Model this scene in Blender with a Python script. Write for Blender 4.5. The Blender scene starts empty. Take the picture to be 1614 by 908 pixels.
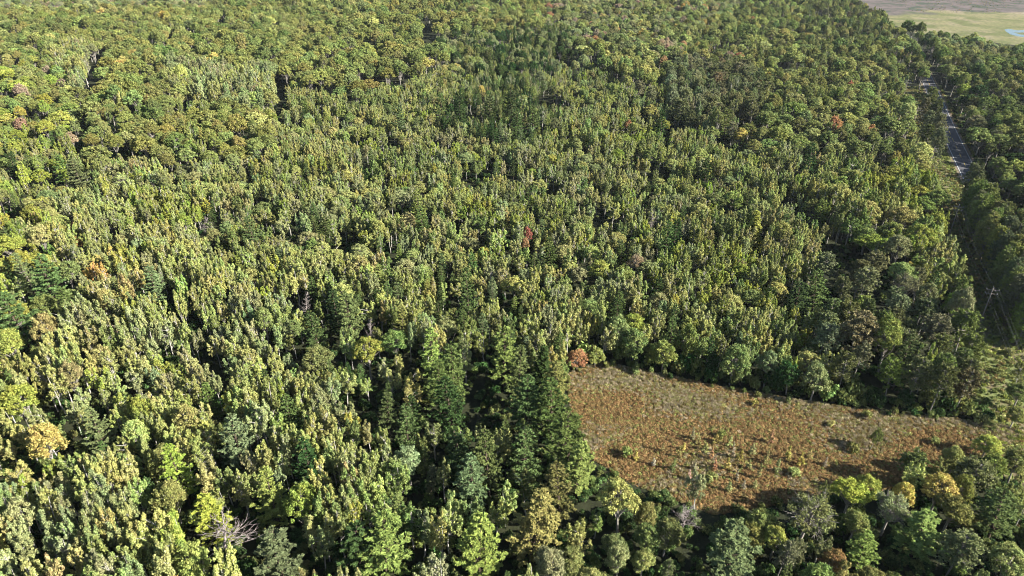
import bpy, math, random
import numpy as np
R = math.radians
SC = bpy.context.scene
COL = SC.collection
rng = np.random.default_rng(11)
random.seed(5)

# ------------------------------------------------------------------ camera
CAM_H = 100.0
PITCH = R(29.0)
F, CX, CY = 1090.0, 807.0, 454.0
cd = bpy.data.cameras.new('camera'); cam = bpy.data.objects.new('camera', cd); COL.objects.link(cam)
cd.sensor_width = 36.0; cd.lens = F / 1614.0 * 36.0
cd.clip_start = 1.0; cd.clip_end = 12000.0
cam.location = (0, 0, CAM_H); cam.rotation_euler = (math.pi / 2 - PITCH, 0, 0)
SC.camera = cam

# ------------------------------------------------------------------ sky and sun
SUN_EL = R(31.0)
SHADOW_AZ = R(20.0)                       # shadows run to -X and slightly away (+Y)
to_sun = np.array([math.cos(SHADOW_AZ) * math.cos(SUN_EL), -math.sin(SHADOW_AZ) * math.cos(SUN_EL), math.sin(SUN_EL)])
w = bpy.data.worlds.new('World'); SC.world = w; w.use_nodes = True
wn = w.node_tree.nodes; wl = w.node_tree.links; wn.clear()
sky = wn.new('ShaderNodeTexSky'); sky.sky_type = 'NISHITA'; sky.sun_disc = False
sky.sun_elevation = SUN_EL; sky.sun_rotation = math.atan2(to_sun[0], to_sun[1])
bg = wn.new('ShaderNodeBackground'); bg.inputs['Strength'].default_value = 0.06
wo = wn.new('ShaderNodeOutputWorld')
wl.new(sky.outputs[0], bg.inputs[0]); wl.new(bg.outputs[0], wo.inputs[0])
sd = bpy.data.lights.new('sun', 'SUN'); sd.energy = 5.0; sd.angle = R(0.5); sd.color = (1.0, 0.95, 0.87)
so = bpy.data.objects.new('sun', sd); COL.objects.link(so)
from mathutils import Vector
so.rotation_euler = Vector(to_sun).to_track_quat('Z', 'Y').to_euler()
so.location = (200, -40, 200)
SC.view_settings.view_transform = 'Standard'; SC.view_settings.look = 'None'
SC.view_settings.exposure = 1.92; SC.view_settings.gamma = 1.0
SC.cycles.max_bounces = 5; SC.cycles.diffuse_bounces = 2; SC.cycles.transmission_bounces = 3
SC.cycles.glossy_bounces = 2; SC.cycles.volume_bounces = 0
SC.cycles.use_adaptive_sampling = True
SC.cycles.filter_width = 1.05

# ------------------------------------------------------------------ survey helpers (plan the ground from the photo)
sp, cp = math.sin(PITCH), math.cos(PITCH)
def P(u, v, h=0.0):
    yc = (CY - v) / F
    z = (CAM_H - h) / (sp - yc * cp)
    return np.array([z * (u - CX) / F, z * (cp + yc * sp)])
def proj(x, y, h):
    dz = np.asarray(h) - CAM_H
    z = y * cp - dz * sp
    yc = y * sp + dz * cp
    return CX + F * x / z, CY - F * yc / z, z
def inpoly(poly, x, y):
    x = np.asarray(x, float); y = np.asarray(y, float)
    res = np.zeros(x.shape, bool); n = len(poly)
    for i in range(n):
        x0, y0 = poly[i]; x1, y1 = poly[(i + 1) % n]
        c = ((y0 > y) != (y1 > y))
        with np.errstate(divide='ignore', invalid='ignore'):
            xi = (x1 - x0) * (y - y0) / ((y1 - y0) if y1 != y0 else 1e-9) + x0
        res ^= c & (x < xi)
    return res

# ------------------------------------------------------------------ materials
def mat(name):
    m = bpy.data.materials.new(name); m.use_nodes = True
    nt = m.node_tree; nt.nodes.clear()
    out = nt.nodes.new('ShaderNodeOutputMaterial')
    return m, nt, nt.nodes, nt.links, out
def N(nt, t, **kw):
    n = nt.nodes.new(t)
    for k, v in kw.items(): setattr(n, k, v)
    return n
def ramp(nt, fac, stops):
    r = nt.nodes.new('ShaderNodeValToRGB'); e = r.color_ramp.elements
    while len(e) < len(stops): e.new(0.5)
    for i, (p, c) in enumerate(stops): e[i].position = p; e[i].color = (*c, 1)
    nt.links.new(fac, r.inputs[0]); return r.outputs[0]
def noise(nt, vec, scale, detail=4.0, rough=.55):
    n = nt.nodes.new('ShaderNodeTexNoise'); n.inputs['Scale'].default_value = scale
    n.inputs['Detail'].default_value = detail; n.inputs['Roughness'].default_value = rough
    nt.links.new(vec, n.inputs['Vector']); return n.outputs['Fac']
def mixc(nt, fac, a, b, mode='MIX'):
    m = nt.nodes.new('ShaderNodeMix'); m.data_type = 'RGBA'; m.blend_type = mode
    for s, v in ((0, fac), (6, a), (7, b)):
        if isinstance(v, (int, float)): m.inputs[s].default_value = v
        elif isinstance(v, tuple): m.inputs[s].default_value = (*v, 1)
        else: nt.links.new(v, m.inputs[s])
    return m.outputs[2]

def foliage(name, trans=0.3, spread=0.75, hue=(.485, .526)):
    m, nt, nd, lk, out = mat(name)
    t = N(nt, 'ShaderNodeAttribute', attribute_type='INSTANCER', attribute_name='tint')
    lv = N(nt, 'ShaderNodeAttribute', attribute_type='GEOMETRY', attribute_name='leaf')
    mr = N(nt, 'ShaderNodeMapRange'); mr.inputs[3].default_value = 1 - spread * .6; mr.inputs[4].default_value = 1 + spread
    lk.new(lv.outputs['Fac'], mr.inputs[0])
    hs = N(nt, 'ShaderNodeHueSaturation')
    h = N(nt, 'ShaderNodeMapRange'); h.inputs[3].default_value = hue[0]; h.inputs[4].default_value = hue[1]
    lv2 = N(nt, 'ShaderNodeAttribute', attribute_type='GEOMETRY', attribute_name='leaf2')
    lk.new(lv2.outputs['Fac'], h.inputs[0]); lk.new(h.outputs[0], hs.inputs['Hue'])
    lk.new(mr.outputs[0], hs.inputs['Value']); lk.new(t.outputs['Color'], hs.inputs['Color'])
    d = N(nt, 'ShaderNodeBsdfDiffuse'); tr = N(nt, 'ShaderNodeBsdfTranslucent'); mx = N(nt, 'ShaderNodeMixShader')
    lk.new(hs.outputs[0], d.inputs[0]); lk.new(hs.outputs[0], tr.inputs[0])
    mx.inputs[0].default_value = trans
    lk.new(d.outputs[0], mx.inputs[1]); lk.new(tr.outputs[0], mx.inputs[2]); lk.new(mx.outputs[0], out.inputs[0])
    return m
def bark(name, c1, c2, scale=6.0):
    m, nt, nd, lk, out = mat(name)
    tc = N(nt, 'ShaderNodeTexCoord')
    mp = N(nt, 'ShaderNodeMapping'); mp.inputs['Scale'].default_value = (1, 1, 1.6); lk.new(tc.outputs['Object'], mp.inputs[0])
    c = ramp(nt, noise(nt, mp.outputs[0], scale), [(.38, c1), (.55, c2)])
    b = N(nt, 'ShaderNodeBsdfDiffuse'); lk.new(c, b.inputs[0]); lk.new(b.outputs[0], out.inputs[0])
    return m
M_LEAF = foliage('broad_leaves', .28); M_NEEDLE = foliage('needles', .12, .6, (.482, .508)); M_DRY = foliage('dry_shrub_leaves', .2, .8)
M_WHITE = bark('white_bark', (.13, .12, .10), (.42, .40, .35)); M_GREY = bark('grey_bark', (.12, .11, .09), (.27, .25, .215))
M_BROWN = bark('brown_bark', (.035, .028, .020), (.085, .066, .048)); M_DEAD = bark('bleached_wood', (.12, .10, .092), (.25, .22, .205))
M_REDBARK = bark('reddish_bark', (.10, .055, .035), (.24, .15, .11))

def ground_mat(name, layers, rough=.95, bump=.0, bscale=2.0):
    # layers: first colour ramp then list of (scale, lo, hi, colour)
    m, nt, nd, lk, out = mat(name)
    g = N(nt, 'ShaderNodeNewGeometry'); vec = g.outputs['Position']
    s0, stops = layers[0]
    c = ramp(nt, noise(nt, vec, s0, 6), stops)
    for sc_, lo, hi, colr in layers[1:]:
        f = N(nt, 'ShaderNodeMapRange'); f.inputs[1].default_value = lo; f.inputs[2].default_value = hi
        lk.new(noise(nt, vec, sc_, 5, .62), f.inputs[0]); c = mixc(nt, f.outputs[0], c, colr)
    b = N(nt, 'ShaderNodeBsdfPrincipled'); b.inputs['Roughness'].default_value = rough
    b.inputs['Specular IOR Level'].default_value = .1
    lk.new(c, b.inputs['Base Color'])
    if bump:
        bp = N(nt, 'ShaderNodeBump'); bp.inputs['Strength'].default_value = 1; bp.inputs['Distance'].default_value = bump
        lk.new(noise(nt, vec, bscale, 5), bp.inputs['Height']); lk.new(bp.outputs[0], b.inputs['Normal'])
    lk.new(b.outputs[0], out.inputs[0]); return m

# ------------------------------------------------------------------ mesh helpers
def mesh_from(name, V, Fq, mats, midx=None, attrs=None):
    """V (n,3), Fq (m,4) quads"""
    me = bpy.data.meshes.new(name)
    V = np.asarray(V, np.float32); Fq = np.asarray(Fq, np.int32)
    me.vertices.add(len(V)); me.vertices.foreach_set('co', V.ravel())
    me.loops.add(Fq.size); me.loops.foreach_set('vertex_index', Fq.ravel())
    me.polygons.add(len(Fq)); me.polygons.foreach_set('loop_start', np.arange(0, Fq.size, Fq.shape[1], dtype=np.int32))
    me.polygons.foreach_set('loop_total', np.full(len(Fq), Fq.shape[1], np.int32))
    for m in mats: me.materials.append(m)
    if midx is not None: me.polygons.foreach_set('material_index', np.asarray(midx, np.int32))
    if attrs:
        for k, a in attrs.items():
            at = me.attributes.new(k, 'FLOAT', 'POINT'); at.data.foreach_set('value', np.asarray(a, np.float32))
    me.update(calc_edges=True); return me
def link(name, me, parent=None, **props):
    o = bpy.data.objects.new(name, me); COL.objects.link(o)
    if parent is not None: o.parent = parent
    for k, v in props.items(): o[k] = v
    return o
def norm(a): return a / (np.linalg.norm(a, axis=-1, keepdims=True) + 1e-9)
def leaves_mesh(name, C, Nrm, size, m, elong=1.5, T=None, curl=.25):
    global CLUMP_G
    n = len(C); g = CLUMP_G if CLUMP_G is not None and len(CLUMP_G) == n else rng.random(n); CLUMP_G = None
    r = rng.normal(size=(n, 3)) if T is None else T + rng.normal(size=(n, 3)) * .15
    t = norm(r - (r * Nrm).sum(1, keepdims=True) * Nrm); b = np.cross(Nrm, t)
    s = (size * rng.uniform(.6, 1.35, n))[:, None]
    t = t * s * elong * .5; b = b * s * .5
    V = np.stack([C - t, C + b * 1.0 - t * .1 + Nrm * s * curl * .3, C + t, C - b - t * .1 + Nrm * s * curl * .3], 1).reshape(-1, 3)
    Fq = np.arange(4 * n).reshape(n, 4)
    return mesh_from(name, V, Fq, [m], attrs={'leaf': np.repeat(rng.random(n), 4), 'leaf2': np.repeat(g, 4)})
def tubes_mesh(name, segs, mats, sides=5):
    S = np.array(segs, float)              # p0(3) p1(3) r0 r1
    p0, p1, r0, r1 = S[:, :3], S[:, 3:6], S[:, 6], S[:, 7]
    d = norm(p1 - p0); up = np.where(np.abs(d[:, 2:3]) > .9, np.array([[1., 0, 0]]), np.array([[0, 0, 1.]]))
    a = norm(np.cross(d, up)); b = np.cross(d, a)
    V = []
    for p, r in ((p0, r0), (p1, r1)):
        for k in range(sides):
            an = 2 * math.pi * k / sides
            V.append(p + (a * math.cos(an) + b * math.sin(an)) * r[:, None])
    V = np.stack(V, 1); n = len(S)
    base = np.arange(n)[:, None] * 2 * sides
    Fs = []
    for k in range(sides):
        k2 = (k + 1) % sides
        Fs.append(base + np.array([[k, k2, sides + k2, sides + k]]))
    Fq = np.stack(Fs, 1).reshape(-1, 4)
    return mesh_from(name, V.reshape(-1, 3), Fq, mats)
def sph(n):
    v = rng.normal(size=(n, 3)); return norm(v)

CLUMP_G = None
def clump_leaves(centres, radii, per, flat=1.0, outward_ref=None, size=.2, jitter=.55, shell=.45):
    """leaf points on ragged shells of clumps"""
    C = []; Nn = []; G = []
    for c, r in zip(centres, radii):
        k = max(6, int(per * rng.uniform(.7, 1.3)))
        d = sph(k)
        rr = r * (shell + (1 - shell) * rng.random(k) ** .6)[:, None] * np.array([1, 1, flat]) * (1 + .25 * rng.normal(size=(k, 1)))
        C.append(c + d * rr)
        Nn.append(d); G.append(np.full(k, np.clip(rng.normal() * .26 + .5, 0, 1)))
    global CLUMP_G
    CLUMP_G = np.concatenate(G)
    C = np.concatenate(C); Nn = np.concatenate(Nn)
    nn = norm(Nn * .9 + rng.normal(size=C.shape) * jitter + np.array([0, 0, .12]))
    return C, nn

# ------------------------------------------------------------------ tree kinds (unit trees, metres)
def make_aspen(i, h=11.5, cr=1.9, low=.46, n=86, per=50, leaf=.175, white=True):
    cs, rs = [], []
    # several upright leaders give the flame-like top
    leaders = [(0, 0, 1.0)] + [(rng.uniform(.4, .85) * cr * math.cos(a), rng.uniform(.4, .85) * cr * math.sin(a), rng.uniform(.8, 1.0))
               for a in rng.uniform(0, 6.28, rng.integers(3, 7))]
    segs = []
    hh = np.linspace(0, h * .97, 8); off = np.cumsum(rng.normal(size=(8, 2)) * .09, 0)
    for k in range(7):
        r0 = .13 * (1 - k / 8) + .02; r1 = .13 * (1 - (k + 1) / 8) + .02
        segs.append([off[k, 0], off[k, 1], hh[k], off[k + 1, 0], off[k + 1, 1], hh[k + 1], r0, r1])
    for (lx, ly, lt) in leaders:
        m = int(n / len(leaders) * (1.3 if lt == 1 else .95))
        for k in range(m):
            t = rng.random() ** .85
            z = h * (low + (lt - low) * t)
            w = (1 - t) ** .42 * cr * (.46 if len(leaders) > 1 else .9) * min(1, .55 + t * 2.2)
            a = rng.uniform(0, 6.28); q = w * math.sqrt(rng.random())
            c = np.array([lx * (1 - .3 * (1 - t)) + q * math.cos(a), ly * (1 - .3 * (1 - t)) + q * math.sin(a), z])
            cs.append(c); rs.append(rng.uniform(.22, .44) * (1 - .3 * t))
            if k % 3 == 0:
                zz = max(h * low * .8, z - 1.2 - .5 * q)
                segs.append([0, 0, zz, *c, .035, .012])
        for e_ in (-.5, -.15, .2): cs.append(np.array([lx, ly, h * lt + e_])); rs.append(.2 - e_ * .12)
    C, nn = clump_leaves(cs, rs, per, flat=1.3, size=leaf)
    return leaves_mesh('aspen_crown', C, nn, leaf, M_LEAF), tubes_mesh('aspen_trunk', segs, [M_WHITE if white else M_GREY])

def make_broad(i, h=15, cr=4.0, low=.32, n=90, per=95, leaf=.34, bare=0.0, white=False, flat=.62, m=None):
    cs, rs, segs = [], [], []
    zc = h * (low + 1) / 2 + .2; rz = h * (1 - low) / 2
    seedang = rng.uniform(0, 6.28, 6); lob = rng.uniform(.06, .2, 6)
    for k in range(n):
        d = sph(1)[0]; d[2] = abs(d[2]) * 1.0 - .38 * rng.random()
        az = math.atan2(d[1], d[0])
        rag = 1 + sum(lob[j] * math.cos((j + 1) * az + seedang[j]) for j in range(4)) * .8
        q = rng.uniform(.72, 1.0) * rag
        c = np.array([d[0] * cr * q, d[1] * cr * q, zc + d[2] * rz * rng.uniform(.85, 1.03) * (.9 + .1 * rag)])
        cs.append(c); rs.append(rng.uniform(.5, 1.0) * cr * .235)
    tr = .022 * h
    segs += [[0, 0, 0, 0, 0, h * .3, tr, tr * .8], [0, 0, h * .3, .1, 0, h * .55, tr * .8, tr * .5], [.1, 0, h * .55, 0, .1, h * .85, tr * .5, .04]]
    for k in range(0, n, 3 if not bare else 1):
        c = cs[k]; s = np.array([0, 0, rng.uniform(.3, .6) * h]); mid = (s + c) / 2 + rng.normal(size=3) * .25
        segs += [[*s, *mid, .09, .06], [*mid, *(c * np.array([.97, .97, 1])), .06, .02]]
        if bare:
            for _ in range(3):
                e = c + rng.normal(size=3) * rs[k] * .9; segs.append([*((mid + c) / 2), *e, .04, .012])
    keep = rng.random(n) > bare
    cs = [c for c, q in zip(cs, keep) if q]; rs = [r for r, q in zip(rs, keep) if q]
    C, nn = clump_leaves(cs, rs, per, flat=flat * 1.2, size=leaf)
    return leaves_mesh('broad_crown', C, nn, leaf, M_LEAF if m is None else m), tubes_mesh('broad_trunk', segs, [M_WHITE if white else M_GREY])

def make_pine(i, h=17, cr=3.6, low=.2, whorls=13, per=19, leaf=.29, power=.75, spruce=False):
    segs = []; C = []; T = []; Nn = []
    segs += [[0, 0, 0, 0, 0, h * .5, .022 * h * .6, .012 * h * .8], [0, 0, h * .5, 0, 0, h, .012 * h * .8, .02]]
    for wv in range(whorls):
        t = (wv + .3 * rng.random()) / whorls; z = h * (low + (1 - low) * t) - .15
        nb = 5 if spruce else rng.integers(4, 7)
        a0 = rng.uniform(0, 6.28)
        for b in range(nb):
            if not spruce and rng.random() < .12 + .15 * (t < .3): continue
            a = a0 + b * 6.283 / nb + rng.uniform(-.25, .25)
            L = cr * ((1 - t) ** power * (1 if t > .18 or spruce else .8)) * rng.uniform(.62, 1.16) + .3
            rise = (rng.uniform(.05, .28) + .5 * t) if not spruce else rng.uniform(-.35, -.1) + .5 * t
            d = np.array([math.cos(a), math.sin(a), 0]); side = np.array([-math.sin(a), math.cos(a), 0])
            p0 = np.array([0, 0, z]); pm = p0 + d * L * .55 + np.array([0, 0, rise * L * .35])
            pe = p0 + d * L + np.array([0, 0, rise * L * (.9 if not spruce else .8)])
            segs += [[*p0, *pm, .05, .035], [*pm, *pe, .035, .012]]
            nt_ = max(3, int(L * (3.6 if not spruce else 4.5)))
            for q in range(nt_):
                s = .22 + .8 * (q + rng.random()) / nt_
                base = p0 + (pm - p0) * min(1, s / .55) if s < .55 else pm + (pe - pm) * ((s - .55) / .45)
                wid = (.34 * L * (1.15 - s) + .12) * rng.uniform(-1, 1)
                c = base + side * wid + np.array([0, 0, rng.uniform(-.05, .16)])
                k = per
                dd = sph(k); dd[:, 2] = np.abs(dd[:, 2]) * .7 + .1
                dd = norm(dd + d * .75 + side * np.sign(wid) * .3)
                C.append(c + dd * leaf * .55 * rng.uniform(.5, 1.3, (k, 1))); T.append(dd)
                nn = norm(np.cross(dd, sph(k)) + np.array([0, 0, .9])); Nn.append(nn)
    # leader tuft
    dd = norm(sph(30) * .5 + np.array([0, 0, 1.])); C.append(np.array([0, 0, h]) + dd * .3 * rng.random((30, 1)) - np.array([0, 0, .3])); T.append(dd); Nn.append(norm(np.cross(dd, sph(30))))
    C, T, Nn = map(np.concatenate, (C, T, Nn))
    return leaves_mesh('pine_crown', C, Nn, leaf, M_NEEDLE, elong=1.9, T=T), tubes_mesh('pine_trunk', segs, [M_BROWN], 4)

def make_redpine(i, h=15, cr=3.4, low=.38, nb=85, per=15, leaf=.3):
    segs = [[0, 0, 0, .1, 0, h * .5, .19, .14], [.1, 0, h * .5, 0, .1, h * .95, .14, .04]]; C = []; T = []; Nn = []
    for b in range(nb):
        t = rng.random() ** .8; z0 = h * (low + (1 - low) * t * .9)
        a = rng.uniform(0, 6.28); prof = math.sqrt(max(0.03, 1 - (t * 1.02 - .28) ** 2 / .62))
        L = cr * prof * rng.uniform(.55, 1.05); d = np.array([math.cos(a), math.sin(a), 0])
        p0 = np.array([.08, .05, z0]); pm = p0 + d * L * .5 + np.array([0, 0, rng.uniform(-.1, .25) * L]); pe = p0 + d * L + np.array([0, 0, rng.uniform(.05, .6) * L * .6])
        segs += [[*p0, *pm, .055, .04], [*pm, *pe, .04, .015]]
        for q in range(7):
            s = rng.uniform(.45, 1.05); base = p0 + (pm - p0) * (s / .5) if s < .5 else pm + (pe - pm) * ((s - .5) / .5)
            c = base + rng.normal(size=3) * np.array([.28, .28, .16]) * (L / 3 + .35)
            segs.append([*base, *c, .02, .01])
            dd = norm(sph(per) + d * .4 + np.array([0, 0, .55]))
            C.append(c + dd * leaf * .6 * rng.uniform(.4, 1.1, (per, 1))); T.append(dd); Nn.append(norm(np.cross(dd, sph(per)) + np.array([0, 0, .3])))
    C, T, Nn = map(np.concatenate, (C, T, Nn))
    return leaves_mesh('red_pine_crown', C, Nn, leaf, M_NEEDLE, elong=1.7, T=T), tubes_mesh('red_pine_trunk', segs, [M_GREY], 4)

def make_dead(i, h=9, spread=2.2, n=34):
    segs = []
    pts = [np.zeros(3)]
    for k in range(6): pts.append(pts[-1] + np.array([rng.normal() * .12, rng.normal() * .12, h / 6]))
    for k in range(6): segs.append([*pts[k], *pts[k + 1], .17 * (1 - k / 6) + .03, .17 * (1 - (k + 1) / 6) + .03])
    def br(p, d, L, r, lev):
        q = p.copy(); dd = d.copy()
        for k in range(3):
            dd = norm(dd + rng.normal(size=3) * .22 + np.array([0, 0, .06])); e = q + dd * L / 3
            segs.append([*q, *e, r * (1 - k * .25), r * (1 - (k + 1) * .25)]); q = e
            if lev > 0:
                for _ in range(2): br(q, norm(dd + rng.normal(size=3) * .6), L * .45, r * .5, lev - 1)
    for k in range(n):
        t = rng.uniform(.3, .97); j = min(5, int(t * 6)); p = pts[j] + (pts[j + 1] - pts[j]) * (t * 6 - j)
        a = rng.uniform(0, 6.28); br(p, norm(np.array([math.cos(a), math.sin(a), rng.uniform(.1, .6)])), spread * (1.15 - t) * rng.uniform(.7, 1.3) + .4, .045, 1)
    return None, tubes_mesh('dead_wood', segs, [M_DEAD], 4)

def make_shrub(i, h=1.6, cr=.9, n=16, per=34, leaf=.17, m=None):
    cs = []; rs = []
    for k in range(n):
        d = sph(1)[0]; cs.append(np.array([d[0] * cr * .7, d[1] * cr * .7, h * (.35 + .4 * abs(d[2]))])); rs.append(cr * rng.uniform(.28, .45))
    segs = [[0, 0, 0, *(c * .9), .03, .01] for c in cs]
    C, nn = clump_leaves(cs, rs, per, flat=1.0)
    return leaves_mesh('shrub_foliage', C, nn, leaf, M_LEAF if m is None else m), tubes_mesh('shrub_stems', segs, [M_BROWN], 3)

def make_tamarack(i, h=3.2, cr=.75, leaf=.16):
    cs = []; rs = []; segs = [[0, 0, 0, 0, 0, h, .05, .01]]
    for k in range(30):
        t = rng.random(); a = rng.uniform(0, 6.28); q = cr * (1 - t) * rng.uniform(.4, 1); z = h * (.1 + .9 * t)
        c = np.array([q * math.cos(a), q * math.sin(a), z]); cs.append(c); rs.append(.22 * (1.1 - t * .6)); segs.append([0, 0, z - .1, *c, .015, .008])
    C, nn = clump_leaves(cs, rs, 24, flat=.8)
    return leaves_mesh('tamarack_crown', C, nn, leaf, M_DRY), tubes_mesh('tamarack_trunk', segs, [M_BROWN], 3)

KIND = {}   # kind -> list of (crown mesh, trunk mesh, reference height, reference crown radius)
def reg(kind, count, fn, h, cr, **kw):
    KIND[kind] = [(*fn(i, h=h, cr=cr, **kw), h, cr) for i in range(count)]
reg('aspen', 12, make_aspen, 10.0, 2.35)
reg('birch', 3, make_aspen, 12.5, 1.8, low=.5, n=76, per=42)
reg('maple', 4, make_broad, 12, 2.9, n=120, per=78, leaf=.20)
reg('skirted', 3, make_broad, 9, 2.6, n=120, per=80, leaf=.19, low=.04)
reg('oak', 4, make_broad, 15, 4.3, n=85, per=58, leaf=.40, low=.4)
reg('twiggy', 2, make_broad, 13, 3.6, n=100, per=60, leaf=.22, bare=.42)
reg('pine', 5, make_pine, 17, 3.7)
reg('spruce', 2, make_pine, 13, 2.0, low=.06, whorls=26, power=1.0, spruce=True, leaf=.26)
reg('redpine', 4, make_redpine, 15, 3.4)
reg('bushpine', 4, make_redpine, 15, 3.6, low=.06, nb=135, per=16)
KIND['dead'] = [(*make_dead(i), 9, 2.2) for i in range(2)]
reg('shrub', 4, make_shrub, 1.6, .9)
reg('tamarack', 3, make_tamarack, 3.2, .75)
NAMES = dict(bushpine='red_pine', skirted='maple_tree', aspen='aspen_tree', birch='birch_tree', maple='maple_tree', oak='oak_tree', twiggy='thinning_tree', pine='white_pine',
             spruce='spruce_tree', redpine='red_pine', dead='dead_tree', shrub='shrub', tamarack='tamarack_sapling')
CATS = dict(bushpine='pine', skirted='maple', aspen='aspen', birch='birch', maple='maple', oak='oak', twiggy='tree', pine='pine', spruce='spruce', redpine='pine',
            dead='dead tree', shrub='shrub', tamarack='sapling')

# ------------------------------------------------------------------ tints (leaf colour; pinelit has sunlight painted into the needles)
T = dict(
 pale=(.244, .256, .086), grey=(.198, .216, .094), mid=(.166, .190, .062), fresh=(.212, .236, .050), straw=(.246, .238, .094),
 yellow=(.255, .260, .060), gold=(.32, .26, .080), orange=(.30, .17, .085), red=(.30, .13, .080), pink=(.25, .195, .125),
 olive=(.172, .182, .056), green=(.120, .142, .046), deep=(.038, .066, .022), pine=(.076, .114, .036), blue=(.112, .145, .062),
 pinelit=(.150, .190, .052), brownpine=(.165, .155, .055), rp=(.125, .142, .058), rp2=(.165, .175, .085), tan=(.30, .25, .165), rust=(.182, .112, .050), heath=(.178, .134, .056))
WORD = dict(pale='pale green', grey='grey green', mid='mid green', fresh='fresh green', straw='straw tinted', yellow='yellow', gold='golden', orange='orange',
 red='red', pink='pinkish', olive='olive', green='green', deep='deep green', pine='dark green', blue='bluish', pinelit='bright green', brownpine='brownish',
 rp='dark', rp2='greyish', tan='tan', rust='rusty', heath='brown')

# ------------------------------------------------------------------ the plan: open ground
MEADOW = [(893, 590), (945, 571), (1010, 583), (1100, 602), (1200, 621), (1300, 638), (1400, 650), (1500, 660), (1560, 668), (1660, 684), (1660, 724),
          (1560, 725), (1450, 748), (1400, 772), (1240, 793), (1125, 812), (1000, 765), (930, 722), (900, 660)]
MEADOW_SEEN = [(900, 592), (945, 573), (1000, 584), (1100, 603), (1200, 622), (1300, 640), (1400, 653), (1500, 664), (1560, 672), (1614, 684), (1605, 694), (1530, 692),
               (1440, 712), (1390, 742), (1235, 757), (1215, 782), (1135, 786), (1100, 766), (965, 735), (930, 700), (905, 640)]
POLES = [np.array(p) for p in ((103., 97.), (127., 159.6), (150.5, 217.), (176.5, 281.), (203., 346.), (229., 408.))]
ROAD = [np.array(p) for p in ((128., 60.), (141., 112.), (157., 167.), (175., 233.), (195.5, 290.), (243., 396.), (290., 500.), (320., 590.))]
def linex(L, y): return np.interp(y, [p[1] for p in L], [p[0] for p in L])
LINE = [POLES[0] - (POLES[1] - POLES[0])] + POLES + [POLES[-1] + (POLES[-1] - POLES[-2])]
MARSH = [(1397, -6), (1400, 36), (1440, 52), (1530, 62), (1620, 74), (1950, 90), (2300, 90), (2300, -6)]
OPEN_SEEN = [MEADOW_SEEN,
             [(1477, 160), (1484, 160), (1500, 200), (1512, 235), (1530, 262), (1530, 275), (1518, 285), (1500, 285), (1496, 262), (1490, 210)],
             [(1540, 520), (1614, 535), (1614, 560), (1600, 600), (1590, 690), (1545, 660), (1555, 580), (1540, 545)]]
GAPS = [[(180, 168), (325, 172), (325, 179), (180, 176)], [(560, 118), (640, 124), (640, 132), (560, 128)], [(870, 84), (960, 92), (955, 100), (872, 94)], [(990, 238), (1060, 246), (1055, 254), (992, 248)],
        [(395, 296), (450, 300), (448, 314), (398, 308)], [(150, 232), (250, 236), (250, 243), (150, 240)], [(470, 262), (530, 268), (528, 280), (472, 276)], [(1225, 300), (1285, 300), (1280, 318), (1228, 316)],
        [(180, 585), (230, 585), (232, 610), (184, 608)], [(60, 250), (90, 255), (95, 285), (62, 290)], [(600, 310), (655, 312), (650, 330), (602, 328)], [(905, 300), (950, 303), (948, 320), (908, 318)],
        [(435, 105), (455, 128), (456, 168), (430, 166), (425, 140)], [(140, 85), (176, 68), (170, 110), (150, 150), (122, 150)],
        [(118, 165), (146, 160), (140, 240), (118, 240)], [(662, 22), (690, 36), (688, 75), (662, 70)], [(318, 535), (352, 535), (355, 585), (322, 585)],
        [(722, 255), (760, 258), (768, 285), (735, 288)], [(1285, 345), (1350, 360), (1380, 385), (1370, 420), (1320, 405), (1285, 375)],
        [(605, 390), (625, 395), (622, 440), (605, 430)], [(800, 400), (840, 402), (838, 424), (800, 424)], [(640, 740), (700, 750), (700, 800), (650, 800)],
        [(1120, 788), (1190, 782), (1190, 812), (1130, 812)], [(1430, 120), (1452, 118), (1458, 145), (1436, 150)], [(545, 460), (560, 462), (556, 520), (543, 520)],
        [(370, 775), (420, 780), (430, 830), (385, 830)], [(1380, 330), (1420, 338), (1400, 365), (1375, 360)], [(715, 480), (730, 470), (732, 520), (718, 530)],
        [(850, 130), (905, 150), (880, 165), (845, 150)], [(210, 110), (245, 118), (240, 132), (205, 126)], [(490, 150), (520, 160), (510, 175), (490, 168)],
        [(1130, 205), (1200, 210), (1190, 222), (1135, 220)], [(335, 30), (365, 28), (360, 40), (335, 40)], [(255, 55), (275, 52), (278, 68), (258, 70)]]

# zones in order, later ones win: (polygon, spacing, [(kind, weight)], [(tint, weight)], (hmin, hmax), radius scale)
Z = []
def zone(poly, sp_, kinds, tints, hs, rs=1.0):
    Z.append((poly, sp_, kinds, tints, hs, rs))
BIG = [(-9999, -9999), (9999, -9999), (9999, 9999), (-9999, 9999)]
zone(BIG, 2.95, [('aspen', 74), ('maple', 13), ('pine', 6), ('birch', 6), ('twiggy', 1.2)], [('pale', 38), ('grey', 22), ('mid', 24), ('fresh', 10), ('straw', 6)], (8.5, 11.5))
zone([(-500, -200), (2200, -200), (2200, 60), (1000, 130), (850, 60), (700, 100), (560, 150), (420, 110), (270, 95), (150, 200), (-500, 200)], 6.2,
     [('oak', 80), ('maple', 14), ('redpine', 3), ('aspen', 8)], [('olive', 46), ('green', 22), ('mid', 16), ('pale', 14), ('gold', .6)], (13, 17))
zone([(150, 170), (150, 80), (760, 25), (700, 90), (560, 150), (500, 130), (420, 110), (270, 150), (220, 165)], 6.0, [('oak', 95), ('maple', 5)], [('olive', 62), ('mid', 18), ('green', 16), ('gold', 1)], (14, 17), 1.0)
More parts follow.
